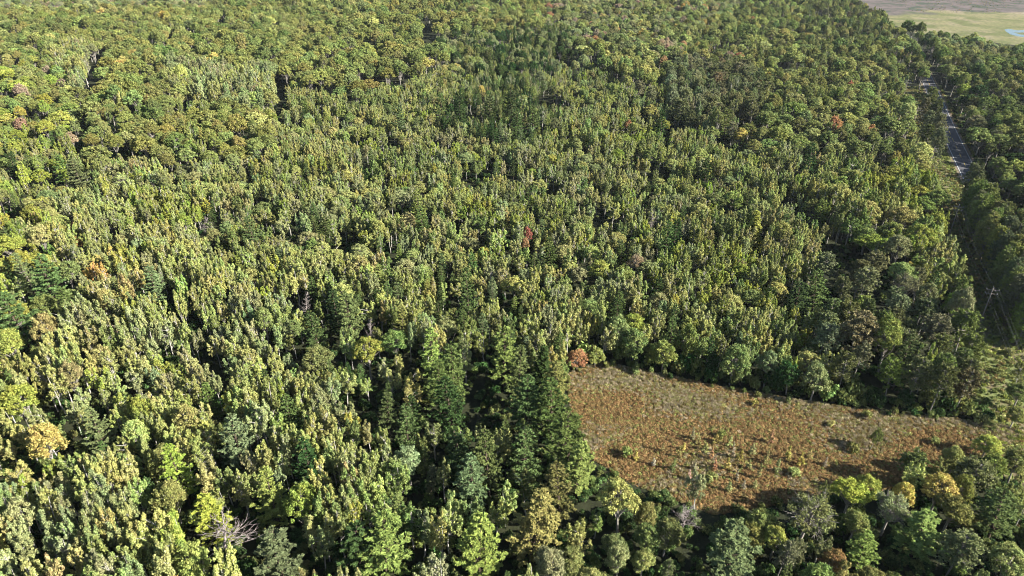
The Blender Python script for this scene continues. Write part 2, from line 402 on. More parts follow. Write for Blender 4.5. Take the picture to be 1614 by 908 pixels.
zone([(265, 105), (430, 108), (425, 170), (330, 180), (268, 158)], 4.0, [('aspen', 60), ('maple', 40)], [('grey', 60), ('pale', 40)], (15, 18), 1.5)
zone([(95, 75), (150, 70), (145, 125), (120, 150), (85, 110)], 4.0, [('aspen', 70), ('maple', 30)], [('grey', 60), ('pale', 40)], (14, 17), 1.5)
zone([(-500, 95), (80, 95), (120, 180), (120, 250), (-500, 260)], 5.0, [('maple', 60), ('oak', 30), ('pine', 6)], [('olive', 40), ('yellow', 9), ('fresh', 20), ('mid', 26), ('pink', 4)], (11, 15), 1.1)
zone([(-500, -200), (330, -200), (330, 14), (-500, 22)], 6.0, [('oak', 50), ('maple', 30), ('twiggy', 20), ('redpine', 15)], [('grey', 40), ('pink', 12), ('green', 22), ('pale', 20), ('rp2', 10)], (12, 16))
zone([(135, 165), (330, 160), (430, 190), (430, 235), (330, 250), (135, 245)], 5.2, [('maple', 55), ('oak', 38), ('aspen', 14)], [('olive', 55), ('mid', 22), ('pale', 14), ('green', 14)], (12, 15), 1.1)
zone([(860, -200), (1280, -200), (1260, 30), (1090, 110), (960, 80), (860, 55)], 5.2, [('oak', 42), ('maple', 40), ('twiggy', 10), ('redpine', 5)],
     [('grey', 26), ('green', 20), ('mid', 20), ('pale', 20), ('orange', 2.2), ('pink', 3.5), ('gold', 2)], (11, 15))
zone([(1080, 60), (1260, -50), (1390, -50), (1420, 100), (1430, 200), (1430, 250), (1330, 240), (1200, 230), (1120, 205), (1060, 100)], 5.0,
     [('maple', 55), ('oak', 28), ('aspen', 14), ('pine', 5), ('redpine', 6)], [('green', 32), ('mid', 26), ('pale', 22), ('olive', 14), ('orange', .6), ('gold', 1)], (10, 15), 1.05)
zone([(1250, -60), (1395, -60), (1400, 60), (1330, 75), (1270, 40)], 4.6, [('maple', 40), ('aspen', 30), ('redpine', 20), ('pine', 10)], [('green', 40), ('mid', 25), ('pale', 20), ('deep', 12)], (11, 15))
zone([(1050, 95), (1200, 105), (1200, 195), (1130, 205), (1055, 190)], 4.2, [('redpine', 60), ('maple', 22), ('aspen', 18)], [('rp', 50), ('rp2', 50)], (14, 17))
zone([(720, 130), (850, 110), (900, 170), (850, 220), (690, 200)], 3.4, [('pine', 34), ('aspen', 50), ('maple', 10)], [('mid', 50), ('grey', 30), ('deep', 20)], (9, 13))
zone([(650, 55), (900, 45), (920, 100), (760, 120)], 3.6, [('spruce', 6), ('pine', 14), ('aspen', 22), ('maple', 50)], [('deep', 30), ('mid', 30), ('grey', 40)], (10, 14))
zone([(-500, 170), (125, 180), (130, 250), (70, 330), (120, 420), (60, 600), (-500, 640)], 3.9, [('maple', 50), ('aspen', 32), ('pine', 14)], [('fresh', 26), ('olive', 24), ('straw', 18), ('mid', 22), ('yellow', 10)], (9, 13), 1.0)
zone([(70, 310), (330, 380), (430, 470), (460, 640), (700, 700), (620, 920), (-500, 1400), (-500, 620), (60, 600), (120, 420)], 3.0, [('aspen', 76), ('maple', 13), ('pine', 3.5), ('birch', 8), ('twiggy', .7)],
     [('straw', 17), ('pale', 46), ('grey', 14), ('mid', 18), ('gold', .8), ('fresh', 8)], (10, 14))
zone([(480, 450), (760, 400), (870, 560), (910, 700), (960, 760), (960, 920), (560, 920), (650, 690), (600, 600), (490, 560)], 2.9, [('aspen', 58), ('pine', 22), ('maple', 16)],
     [('mid', 30), ('pale', 34), ('grey', 16), ('green', 16), ('straw', 4)], (8, 12))
zone([(-500, 740), (170, 760), (240, 930), (-500, 1100)], 2.6, [('birch', 50), ('aspen', 46), ('maple', 4)], [('pale', 50), ('straw', 24), ('mid', 20), ('grey', 10)], (12, 15))
zone([(1300, 420), (1410, 400), (1480, 450), (1560, 500), (1570, 600), (1530, 670), (1420, 660), (1340, 640), (1310, 560)], 3.7, [('redpine', 76), ('maple', 16), ('pine', 6)], [('rp', 45), ('rp2', 35), ('pinelit', 14), ('olive', 8)], (12, 16))
zone([(1330, 260), (1470, 240), (1490, 330), (1480, 440), (1400, 450), (1380, 380), (1270, 300)], 3.0, [('aspen', 60), ('maple', 40)], [('fresh', 34), ('pale', 30), ('olive', 20), ('mid', 20)], (11, 14), 1.3)
zone([(920, 735), (1100, 770), (1240, 755), (1400, 738), (1450, 705), (1540, 690), (2600, 690), (2600, 1600), (920, 1600)], 3.7,
     [('maple', 26), ('skirted', 24), ('pine', 16), ('aspen', 22), ('redpine', 10), ('twiggy', 8)], [('olive', 26), ('mid', 26), ('green', 20), ('pale', 16), ('yellow', 5), ('gold', 1)], (6.5, 10), .82)
zone([(1440, 40), (1640, 55), (2600, 60), (2600, 660), (1640, 640), (1560, 420), (1525, 270), (1480, 150), (1440, 110)], 4.9,
     [('maple', 44), ('oak', 32), ('redpine', 14), ('pine', 10)], [('green', 40), ('deep', 16), ('mid', 28), ('olive', 14), ('rp2', 6)], (12.5, 15.5), 1.05)
zone([(1440, 44), (1640, 60), (1640, 100), (1500, 90)], 4.5, [('maple', 60), ('oak', 20), ('twiggy', 10)], [('green', 30), ('grey', 30), ('mid', 20), ('pale', 18)], (9, 12))

# feature trees: kind, u, v of the crown's middle, height, crown radius, tint, what it is (also used to find its neighbours)
H = []
def hero(k, u, v, h, cr, t, ref): H.append((k, u, v, h, cr, t, ref))
hero('pine', 28, 500, 19, 5.2, 'pine', 'broad dark white pine at the left edge')
hero('pine', 70, 437, 18, 4.2, 'pine', 'white pine behind the broad left edge pine')
hero('pine', 40, 425, 15, 2.8, 'blue', 'narrow white pine nearest the left edge')
hero('pine', 104, 480, 14, 2.4, 'pine', 'small shaded pine right of the left edge pines')
hero('pine', 240, 447, 15, 3.0, 'blue', 'lone layered white pine amid straw aspens')
hero('pine', 400, 368, 15, 3.0, 'pine', 'dark white pine among thin left centre aspens')
hero('pine', 508, 360, 13, 2.4, 'pine', 'small dark pine left of centre')
hero('pine', 530, 487, 15, 3.2, 'deep', 'shaded pine above the central dark gap')
hero('pine', 500, 520, 15, 2.8, 'pine', 'dark pine left of the conifer belt')
hero('pine', 550, 492, 17, 3.4, 'pine', 'heavy white pine at the belt\'s upper left')
hero('pine', 660, 325, 17, 3.0, 'pinelit', 'tall white pine standing alone above centre')
hero('pine', 668, 350, 15, 2.6, 'pine', 'dark pine just below the tall central one')
hero('pine', 738, 460, 18, 2.9, 'pine', 'tall tiered white pine in the picture\'s middle')
hero('pine', 633, 512, 13, 2.2, 'pinelit', 'bright slim pine right of the yellow green maple')
hero('pine', 867, 402, 15, 2.6, 'pine', 'pine beside the red maple in the centre')
hero('pine', 1050, 378, 17, 3.0, 'pine', 'tall dark pine right of the grey twiggy tree')
hero('pine', 1064, 366, 14, 2.4, 'deep', 'second dark pine right of the grey twiggy tree')
hero('pine', 680, 552, 16, 3.0, 'pinelit', 'white pine at the start of the conifer belt')
hero('pine', 713, 578, 17, 3.4, 'pine', 'dark belt pine with drooping shade below')
hero('pine', 714, 632, 17, 3.4, 'deep', 'large deep green pine in the belt\'s middle')
hero('pine', 690, 600, 15, 3.0, 'pine', 'pine left of the large deep green one')
hero('pine', 793, 552, 18, 3.7, 'pinelit', 'sunlit white pine left of the spruces by the meadow')
hero('pine', 818, 590, 17, 3.2, 'pine', 'white pine upper left of the meadow')
hero('spruce', 852, 578, 14, 2.2, 'deep', 'dark spruce nearest the meadow\'s upper corner')
hero('pine', 876, 600, 15, 3.0, 'pinelit', 'white pine touching the meadow\'s upper left corner')
hero('pine', 828, 628, 17, 3.6, 'pine', 'large white pine one row back from the meadow')
hero('pine', 872, 640, 17, 3.8, 'pine', 'tall dark pine at the meadow\'s left edge')
hero('pine', 900, 688, 18, 4.0, 'pine', 'wide white pine at the meadow\'s lower left')
hero('pine', 908, 725, 14, 3.0, 'pinelit', 'bright pine below the wide meadow pine')
hero('pine', 824, 718, 15, 3.0, 'pine', 'white pine left of the wide meadow pine')
hero('pine', 770, 722, 17, 3.0, 'pine', 'white pine in the lower belt beside pale aspens')
hero('pine', 742, 752, 15, 3.0, 'blue', 'bluish pine in the lower belt')
hero('pine', 728, 712, 14, 3.0, 'deep', 'shaded pine at the lower belt\'s left')
hero('pine', 752, 850, 17, 3.6, 'pinelit', 'bright pine near the bottom edge left of the brownish pine')
hero('pine', 836, 815, 18, 4.0, 'brownpine', 'brownish gold white pine near the bottom middle')
hero('pine', 886, 775, 15, 3.2, 'brownpine', 'smaller brownish pine up right of the larger')
hero('pine', 600, 858, 17, 4.2, 'pinelit', 'broad bright pine on the bottom edge')
hero('pine', 560, 862, 15, 3.4, 'deep', 'deep shaded pine left of the broad bottom pine')
hero('pine', 157, 678, 14, 2.8, 'blue', 'rounded bluish pine in the lower left aspens')
hero('pine', 371, 692, 16, 3.1, 'blue', 'bluish pine with tiered arms at lower left')
hero('pine', 282, 738, 15, 2.8, 'fresh', 'green pine amid the lower left aspens')
hero('pine', 331, 808, 13, 3.0, 'fresh', 'light green pine above the bleached fallen tree')
hero('pine', 435, 875, 15, 3.6, 'blue', 'bluish white pine with open arms on the bottom edge')
hero('pine', 428, 778, 15, 3.0, 'pinelit', 'bright pine left of the round green maple')
hero('pine', 640, 672, 14, 2.4, 'pine', 'small pine between pale aspens below the belt')
hero('pine', 455, 655, 13, 2.4, 'pine', 'small green pine amid straw aspens')
hero('pine', 124, 275, 17, 4.2, 'blue', 'wide white pine near the upper left track')
hero('pine', 95, 262, 14, 3.0, 'pine', 'pine left of the wide upper left pine')
hero('spruce', 828, 67, 15, 2.6, 'deep', 'dark spruce left of a pair high up')
hero('spruce', 846, 70, 15, 2.6, 'deep', 'dark spruce in the middle of three high up')
hero('spruce', 881, 72, 16, 3.2, 'deep', 'broad dark spruce high up right of two')
hero('pine', 774, 92, 15, 3.4, 'pine', 'dark pine in the upper centre')
hero('pine', 698, 168, 16, 3.4, 'pine', 'dark pine at the left of the upper pine row')
hero('pine', 726, 172, 15, 3.0, 'deep', 'second pine of the upper pine row')
hero('pine', 772, 176, 16, 3.6, 'deep', 'third pine of the upper pine row')
hero('pine', 806, 165, 18, 3.8, 'deep', 'tallest pine of the upper pine row')
hero('pine', 816, 195, 15, 3.0, 'pine', 'green pine in front of the upper row\'s tallest')
hero('pine', 842, 188, 15, 3.2, 'pine', 'right hand pine of the upper pine row')
hero('pine', 624, 190, 14, 3.2, 'blue', 'bluish pine left of the upper pine row')
hero('pine', 1045, 197, 15, 2.8, 'deep', 'dark pine below the upper red pines')
hero('redpine', 1005, 143, 16, 3.4, 'rp2', 'greyish red pine left of the dark red pine stand')
hero('redpine', 1024, 150, 16, 3.4, 'rp2', 'greyish red pine touching the dark red pine stand')
hero('redpine', 850, 126, 15, 3.4, 'rp2', 'greyish red pine above the upper pine row')
hero('redpine', 874, 202, 14, 3.0, 'rp2', 'grey thin red pine right of the upper pine row')
hero('pine', 1146, 190, 14, 3.2, 'green', 'green pine at the foot of the red pine stand')
hero('pine', 1278, 252, 15, 2.8, 'deep', 'dark pine above the large right hand gap')
hero('pine', 1112, 272, 15, 3.2, 'deep', 'dark pine in the fresh green aspens at right')
hero('pine', 1335, 262, 14, 3.2, 'deep', 'dark pine left of the power line clearing')
hero('spruce', 1190, 358, 15, 2.7, 'fresh', 'bright green spruce right of centre')
hero('pine', 1290, 456, 16, 3.7, 'pine', 'dark green pine behind the red pine stand')
hero('pine', 1258, 470, 15, 3.2, 'deep', 'deep green pine left of that pine')
hero('spruce', 1162, 545, 10, 1.3, 'blue', 'thin blue spruce at the meadow\'s treeline')
hero('skirted', 1080, 538, 13, 2.7, 'green', 'round bushy tree at the meadow\'s treeline')
hero('skirted', 910, 563, 6, 2.4, 'orange', 'orange maple at the meadow\'s upper corner')
hero('skirted', 938, 560, 6, 2.0, 'olive', 'olive bush right of the orange maple')
hero('skirted', 1208, 570, 6, 1.7, 'gold', 'golden maple at the treeline')
hero('maple', 833, 374, 10, 1.4, 'red', 'red maple in the middle of the forest')
hero('maple', 829, 388, 8, 1.2, 'orange', 'orange maple below the red one')
hero('maple', 580, 558, 12, 2.9, 'yellow', 'yellow green maple left of the conifer belt')
hero('maple', 997, 420, 13, 3.0, 'pink', 'no')
hero('maple', 97, 192, 14, 5.0, 'yellow', 'bright yellow maple near the upper left track')
hero('maple', 75, 205, 13, 4.0, 'fresh', 'bright green maple left of the yellow one')
hero('maple', 32, 200, 11, 3.4, 'pink', 'pinkish maple near the left edge')
hero('maple', 113, 222, 11, 2.6, 'pink', 'pinkish maple below the bright yellow one')
hero('maple', 20, 392, 13, 4.0, 'fresh', 'bright green maple by the left edge')
hero('maple', 15, 545, 12, 4.0, 'yellow', 'yellow maple on the left edge below the pines')
hero('maple', 120, 365, 11, 1.9, 'red', 'red and brown maple in the left forest')
hero('maple', 126, 388, 9, 1.6, 'rust', 'rusty maple under the red left one')
hero('maple', 104, 372, 10, 2.0, 'gold', 'golden maple left of the red and brown one')
hero('maple', 33, 640, 13, 3.5, 'fresh', 'big bright green maple at lower left edge')
hero('maple', 73, 702, 13, 3.3, 'gold', 'golden yellow maple at lower left')
hero('maple', 230, 652, 12, 2.2, 'yellow', 'yellow green maple in lower left aspens')
hero('maple', 475, 804, 13, 2.8, 'fresh', 'round bright green maple near the bottom')
hero('maple', 275, 790, 12, 3.0, 'olive', 'dull olive maple near the light green pine')
hero('maple', 180, 531, 9, 1.5, 'pink', 'pink maple in the left forest')
hero('maple', 68, 562, 8, 1.4, 'orange', 'small orange maple at lower left')
hero('maple', 410, 150, 15, 3.4, 'pink', 'pinkish tree beside the upper left dark gap')
hero('maple', 344, 163, 12, 2.8, 'orange', 'orange maple in the upper left forest')
hero('maple', 97, 138, 13, 3.2, 'pink', 'pinkish crown left of the upper left track')
hero('maple', 22, 140, 12, 3.4, 'gold', 'golden crown at upper left edge')
hero('maple', 808, 40, 13, 3.4, 'orange', 'orange maple high up in the centre')
hero('maple', 750, 33, 13, 3.2, 'orange', 'orange maple left of the high centre one')
hero('maple', 737, 48, 12, 2.8, 'orange', 'low orange maple beneath the high left one')
hero('maple', 866, 13, 14, 4.0, 'orange', 'orange maple close to the top edge')
hero('maple', 964, 4, 14, 4.0, 'orange', 'topmost orange maple on the top edge')
hero('maple', 1005, 8, 13, 4.0, 'pink', 'pink maple near the top edge')
hero('maple', 932, 42, 12, 3.2, 'orange', 'orange maple in the mixed upper hardwoods')
hero('maple', 1164, 94, 12, 4.0, 'orange', 'orange maple above the red pine stand')
hero('maple', 1150, 92, 12, 3.0, 'pink', 'pink maple above the red pine stand')
hero('maple', 1208, 126, 12, 2.8, 'gold', 'golden maple right of the red pine stand')
hero('maple', 1196, 132, 12, 2.4, 'orange', 'orange maple touching the red pine stand')
hero('maple', 1375, 212, 12, 2.4, 'orange', 'orange maple beside the power line clearing')
hero('maple', 1357, 214, 11, 1.8, 'gold', 'golden maple left of the clearing\'s orange one')
hero('maple', 1338, 138, 11, 1.6, 'red', 'red maple in the upper right')
hero('maple', 1340, 101, 12, 2.2, 'gold', 'golden maple in the upper right')
hero('maple', 1110, 15, 13, 4.0, 'orange', 'orange maple right of the top edge group')
hero('maple', 972, 66, 12, 3.0, 'rust', 'rusty maple amid the upper right hardwoods')
hero('maple', 577, 138, 11, 3.2, 'rust', 'rusty brown maple in the upper left centre')
hero('maple', 757, 145, 10, 2.0, 'gold', 'golden maple left of the upper pine row')
hero('maple', 989, 200, 9, 1.6, 'orange', 'small orange maple right of centre')
hero('maple', 1505, 487, 13, 2.7, 'fresh', 'bright yellow green tree near the nearest pole')
hero('aspen', 1462, 572, 14, 1.7, 'yellow', 'sunlit yellow aspen in front of the red pines')
hero('maple', 1435, 430, 9, 2.0, 'yellow', 'yellow tree left of the clearing')
hero('maple', 1418, 395, 13, 3.6, 'grey', 'rounded grey green tree by the clearing')
hero('maple', 1458, 380, 14, 3.8, 'fresh', 'bright leafy tree on the clearing\'s edge')
hero('redpine', 1362, 447, 15, 3.6, 'rp2', 'round open red pine at the stand\'s top')
hero('redpine', 1300, 420, 14, 3.4, 'rp2', 'greyish pine left of the round open one')
hero('twiggy', 1420, 455, 13, 3.2, 'rp2', 'twiggy tree with bare grey limbs by the stand')
hero('twiggy', 997, 423, 12, 2.6, 'pink', 'grey twiggy half bare tree right of centre')
hero('pine', 1157, 855, 15, 3.9, 'blue', 'big bluish green pine at lower right')
hero('twiggy', 1271, 812, 11, 4.3, 'green', 'wide round tree with bare white twigs at lower right')
hero('maple', 1340, 780, 9, 2.9, 'yellow', 'yellow maple below the meadow')
hero('maple', 1362, 775, 9, 2.4, 'yellow', 'smaller yellow maple right of the meadow\'s yellow one')
hero('twiggy', 1402, 805, 10, 3.1, 'grey', 'pale grey tree with white limbs below the meadow')
hero('maple', 1424, 786, 9, 1.8, 'gold', 'golden crown behind the pale grey tree')
hero('maple', 1478, 778, 10, 2.9, 'gold', 'golden maple right of the pale grey tree')
hero('maple', 1500, 805, 9, 2.8, 'olive', 'olive maple below the golden one')
hero('pine', 1452, 836, 11, 3.6, 'pinelit', 'bright green rounded pine at lower right')
hero('redpine', 1537, 750, 10, 3.6, 'green', 'dark broad pine at the meadow\'s lower right')
hero('skirted', 1556, 702, 5.5, 2.4, 'yellow', 'yellow topped maple at the meadow\'s right end')
hero('pine', 1578, 806, 12, 3.4, 'pine', 'green pine near the right edge')
hero('redpine', 1510, 866, 11, 3.6, 'rp', 'dark shaded pine in the bottom right')
hero('redpine', 1440, 735, 9, 2.8, 'green', 'low green pine beside the meadow\'s lower edge')
hero('pine', 1360, 865, 9, 2.6, 'pinelit', 'young pine between trees near the bottom right')
hero('maple', 1222, 850, 8, 2.0, 'yellow', 'yellowish maple right of the bluish pine')
hero('maple', 1315, 890, 7, 2.0, 'rust', 'rusty low maple on the bottom edge')
hero('maple', 978, 795, 13, 3.0, 'pale', 'tall light green maple below the meadow\'s left')
hero('maple', 975, 885, 10, 2.0, 'grey', 'pale rounded tree on the bottom edge')
hero('maple', 862, 892, 10, 2.6, 'grey', 'pale grey bush on the bottom edge')
hero('maple', 1050, 842, 9, 2.5, 'green', 'dark green round tree at the bottom')
hero('aspen', 1100, 768, 11, 2.1, 'grey', 'grey green aspen reaching into the meadow')
hero('skirted', 1378, 688, 6, 1.1, 'mid', 'lone young tree standing in the meadow')
hero('maple', 1586, 890, 10, 3.0, 'mid', 'round tree in the bottom right corner')
hero('aspen', 1608, 590, 7, 1.8, 'green', 'young tree standing under the wires')
hero('dead', 350, 850, 9.5, 5.0, 'pale', 'bleached bare tree at lower left')
hero('dead', 1078, 812, 8, 2.4, 'pale', 'small bleached snag below the meadow')
hero('dead', 582, 520, 9, 1.5, 'pale', 'thin grey snag behind the yellow green maple')
hero('dead', 1072, 86, 13, 2.6, 'pale', 'white snag in the upper right hardwoods')
hero('dead', 326, 355, 9, 2.4, 'pale', 'pale snag among thin left aspens')
hero('dead', 480, 482, 9, 1.8, 'pale', 'pale snag left of the conifer belt')
hero('dead', 1030, 350, 12, 1.8, 'pale', 'pale snag right of centre')
hero('bushpine', 1468, 152, 16, 3.8, 'green', 'farthest pine of the island by the road')
hero('bushpine', 1456, 168, 15, 3.4, 'rp2', 'left pine high on the road island')
hero('bushpine', 1474, 172, 16, 3.8, 'green', 'right pine high on the road island')
hero('bushpine', 1462, 190, 15, 3.6, 'rp2', 'left pine midway down the road island')
hero('bushpine', 1478, 196, 16, 3.8, 'rp2', 'right pine midway down the road island')
hero('bushpine', 1464, 212, 14, 3.4, 'green', 'left pine low on the road island')
hero('bushpine', 1480, 218, 15, 3.8, 'rp2', 'lowest pine of the road island')
hero('maple', 1519, 147, 14, 3.6, 'fresh', 'bright tree right of the far road end')
hero('bushpine', 1538, 300, 15, 4.0, 'green', 'dark pine hiding the road\'s near end')
hero('maple', 1606, 622, 7, 2.4, 'green', 'young bushy tree at the right edge under wires')
hero('maple', 1600, 655, 6, 2.0, 'olive', 'olive young tree at the right edge near the meadow')
H = [t for t in H if t[6] != 'no']

def pick(ws, q):
    tot = sum(x[1] for x in ws); q *= tot
    for k, x in ws:
        q -= x
        if q <= 0: return k
    return ws[-1][0]
trees = []       # kind, x, y, h, cr, tint, hero ref or None
grid = {}
def put(x, y, r): grid.setdefault((int(x // 4), int(y // 4)), []).append((x, y, r))
def near(x, y, r, f=1.0):
    gx, gy = int(x // 4), int(y // 4)
    for i in range(gx - 2, gx + 3):
        for j in range(gy - 2, gy + 3):
            for (a, b, q) in grid.get((i, j), ()):
                d = (r + q) * .5 * f
                if (a - x) ** 2 + (b - y) ** 2 < d * d: return True
    return False
for (k, u, v, h, cr, t, ref) in H:
    if k in ('pine', 'spruce'): cr *= 1.28 if v > 260 else 1.5; h *= 1.0 if v > 260 else 1.22
    x, y = P(u, v, h * .62)
    trees.append((k, x, y, h, cr, t, ref)); put(x, y, 8.5 if k == 'dead' and h < 10 else cr * (2.3 if k in ('pine', 'spruce') else 1.75))
# pines of the strip between the line and the road, sunlight put into their brighter tints
strip_n = 0
for yy in np.arange(128, 330, 3.1):
    a, b = linex(LINE, yy), linex(ROAD, yy)
    for s in (8.2, 13.2) if yy > 205 else (8.0, 13.0, 18.0):
        x = a + s + rng.normal() * .5; y = yy + rng.normal() * .8 + (2 if s > 12 else 0)
        if x > linex(ROAD, y) - 4.2: continue
        uu, vv, _ = proj(x, y, 8)
        if y < 148: continue
        if any(inpoly(OPEN_SEEN[1], *[np.array([q]) for q in proj(x + e_, y, hq_)[:2]])[0] for hq_ in (2, 7, 12) for e_ in (-2, 0, 2)): continue
        if 236 < vv < 268: continue
        h_ = rng.uniform(15, 18)
        if near(x, y, 2.2): continue
        trees.append(('bushpine', x, y, h_, rng.uniform(3.0, 3.8), random.choice(['rp2', 'mid', 'pinelit', 'pinelit', 'rp2']), None)); put(x, y, 3.6)

# candidates over the whole ground seen (and a margin each side)
M = 330000
yy = 55 + (1150 - 55) * rng.random(M) ** 1.25
xx = (rng.random(M) * 2 - 1) * (yy * .93 + 60)
u8, v8, zz = proj(xx, yy, 9.5)
spc = np.zeros(M); zi = np.zeros(M, int)
nz = np.sin(xx * .045 + 3 * np.sin(yy * .021)) + np.sin(yy * .061 + 2.3 * np.sin(xx * .03)) + .7 * np.sin(xx * .13 + yy * .11)   # slow stand variation
wu = u8 + 900 / zz * 2.2 * np.sin(yy * .19 + xx * .07); wv = v8 + 900 / zz * 1.2 * np.sin(xx * .23)
for i, z_ in enumerate(Z):
    m_ = inpoly(z_[0], wu, wv); zi[m_] = i
drop = (u8 < -260) | (u8 > 1614 + 260) | (v8 > 1060)
for g in GAPS: drop |= inpoly(g, u8, v8)
for k in range(6):
    for s in (-1.3, 0, 1.3):
        uu, vv, _ = proj(xx + s, yy, k * 2.0)
        drop |= inpoly(MEADOW_SEEN, uu, vv)
        if k < 5: drop |= inpoly(OPEN_SEEN[1], uu, vv) | inpoly(OPEN_SEEN[2], uu, vv)
u0, v0, _ = proj(xx, yy, 0)
drop |= inpoly(MARSH, u0, v0)
MS = [(1397, -30), (1400, 34), (1440, 44), (1500, 46), (1570, 60), (1614, 64), (1900, 84), (1900, -30)]
for hq in (0, 6, 12):
    uu, vv, _ = proj(xx, yy, hq); drop |= inpoly(MS, uu, vv) & (yy > 420)
drop |= (yy > 640) & (xx > 300 + (yy - 640) * .05 + 55)
lx = linex(LINE, yy); rx = linex(ROAD, yy)
drop |= (xx > lx - 4.6) & (xx < rx + np.where(yy > 215, 8.5, 5.0)) & (yy < 430)
drop |= (np.abs(xx - rx) < 6.0) & (yy < 620)
def clones(cell):
    gx = np.floor(xx / cell).astype(int); gy = np.floor(yy / cell).astype(int); tab = rng.random((256, 256, 5))
    d1 = np.full(M, 1e9); d2 = np.full(M, 1e9); who = np.zeros((M, 2), int)
    for a in (-1, 0, 1):
        for b in (-1, 0, 1):
            cx_, cy_ = gx + a, gy + b; jx = tab[cx_ % 256, cy_ % 256, 0]; jy = tab[cx_ % 256, cy_ % 256, 1]
            d = np.hypot((cx_ + jx) * cell - xx, (cy_ + jy) * cell - yy); m_ = d < d1
            d2 = np.where(m_, d1, np.minimum(d2, d)); who[m_] = np.c_[cx_, cy_][m_]; d1 = np.where(m_, d, d1)
    t_ = tab[who[:, 0] % 256, who[:, 1] % 256]
    return d1, d2, t_[:, 2], t_[:, 3], t_[:, 4]
xx0, yy0 = xx, yy
xx = xx0 + 2.5 * np.sin(yy0 * .33) + 1.5 * np.sin(yy0 * .9 + 1); yy = yy0 + 2.5 * np.sin(xx0 * .37) + 1.2 * np.sin(xx0 * 1.1)
cd1, cd2, cA, cB, cC = clones(17.0)
kd1, kd2, kA, kB, kC = clones(7.0)
xx, yy = xx0, yy0
edge_ = (cd2 - cd1) < 3.0
hollow = (cA < .155) & (zz < 700)
drop |= (edge_ & (rng.random(M) < .82)) | (hollow & (rng.random(M) < .93))
gapn = np.sin(xx * .17 + 2.1 * np.sin(yy * .09)) * np.sin(yy * .13 + 1.9 * np.sin(xx * .11)) + .5 * np.sin(xx * .41 + yy * .23) * np.sin(yy * .37 - xx * .19)
drop |= (gapn > 1.15) & (zz < 420)
idx = np.nonzero(~drop)[0]
EDX = [900, 945, 1010, 1100, 1200, 1300, 1400, 1500, 1560]; EDY = [586, 569, 581, 601, 620, 637, 649, 659, 667]
q1 = rng.random(M); q2 = rng.random(M); q3 = rng.random(M)
patch = .5 + .5 * np.sin(xx * .31 + 1.7 * np.sin(yy * .17)) * np.sin(yy * .27 + 1.3 * np.sin(xx * .21))
for i in idx:
    z_ = Z[zi[i]]
    k = pick(z_[2], (kA[i] * .93 + .07 * q1[i]) if q3[i] < .55 else q1[i])
    if k in ('aspen', 'maple', 'birch') and u0[i] > 900 and u0[i] < 1560 and 0 < (np.interp(u0[i], EDX, EDY) - v0[i]) < 13: k = 'skirted'; edgy = True
    else: edgy = False
    base = KIND[k][0]
    hs = z_[4]; hh = (hs[0] + (hs[1] - hs[0]) * (.35 * q3[i] + .65 * cB[i]) + nz[i] * .5) * (1.17 - .40 * min(1, cd1[i] / 13) + .1 * (kB[i] - .5) + .12 * (rng.random() - .5))
    rs = z_[5] * (.70 + .38 * rng.random() + .26 * cB[i])
    cr = base[3] * rs * (hh / base[2] if k in ('pine', 'redpine', 'spruce') else 1.0)
    if rx[i] < xx[i] < rx[i] + 24 and yy[i] < 400: hh *= (.62 if yy[i] < 290 else .8) + .009 * (xx[i] - rx[i])
    if k in ('pine', 'spruce') : hh *= 1.12
    r = max(z_[1] * (.92 + .28 * (nz[i] < -1.2)), cr * 1.5 if k != 'aspen' else 0)
    if k in ('birch', 'aspen'): r = z_[1] * (.6 + .5 * rng.random() + .15 * cB[i])
    x, y = float(xx[i]), float(yy[i])
    if near(x, y, r): continue
    t = pick(z_[3], cC[i] if q2[i] < .48 else (kC[i] if q2[i] < .72 else (q2[i] * 7.77) % 1))
    if k in ('pine', 'spruce') and t not in ('deep',): t = random.choice(['pine', 'pine', 'deep', 'pine', 'blue', 'pinelit'])
    if k == 'redpine' and t not in ('rp', 'rp2', 'pinelit'): t = random.choice(['rp', 'rp2', 'green'])
    if edgy: t = ('green', 'grey', 'mid', 'deep', 'olive')[int(q1[i] * 97) % 5]; hh *= 1.15
    trees.append((k, x, y, hh, cr, t, None)); put(x, y, r)
print('trees', len(trees))

# ------------------------------------------------------------------ placing
def tint_of(t):
    c = np.array(T[t]); j = rng.normal(size=3) * np.array([.07, .05, .06]); b = math.exp(rng.normal() * .11)
    return [float(v) for v in np.clip(c * (1 + j) * b, .01, .9)]
HP = [(i, *P(t[1], t[2], t[3] * .62), t[6]) for i, t in enumerate(H)]
HX = np.array([p[1] for p in HP]); HY = np.array([p[2] for p in HP])
def size_word(k, h):
    b = KIND[k][0][2]
    return 'tall' if h > b * 1.04 else ('short' if h < b * .85 else 'middling')
ORD = ['nearest', 'second nearest', 'third nearest', 'fourth nearest', 'fifth nearest', 'sixth nearest', 'seventh nearest', 'eighth nearest', 'ninth nearest', 'tenth nearest',
       'eleventh nearest', 'twelfth nearest', 'thirteenth nearest', 'fourteenth nearest', 'fifteenth nearest', 'sixteenth nearest', 'seventeenth nearest', 'eighteenth nearest', 'nineteenth nearest', 'twentieth nearest']
def rel_label(k, x, y, h, t):
    d2 = (HX - x) ** 2 + (HY - y) ** 2; j = int(np.argmin(d2))
    dx, dy = x - HX[j], y - HY[j]
    side = ('right of' if dx > 0 else 'left of') if abs(dx) > abs(dy) else ('behind' if dy > 0 else 'in front of')
    return [f"{WORD[t]} {CATS[k]} {side} the {H[j][6]}", float(d2[j])]
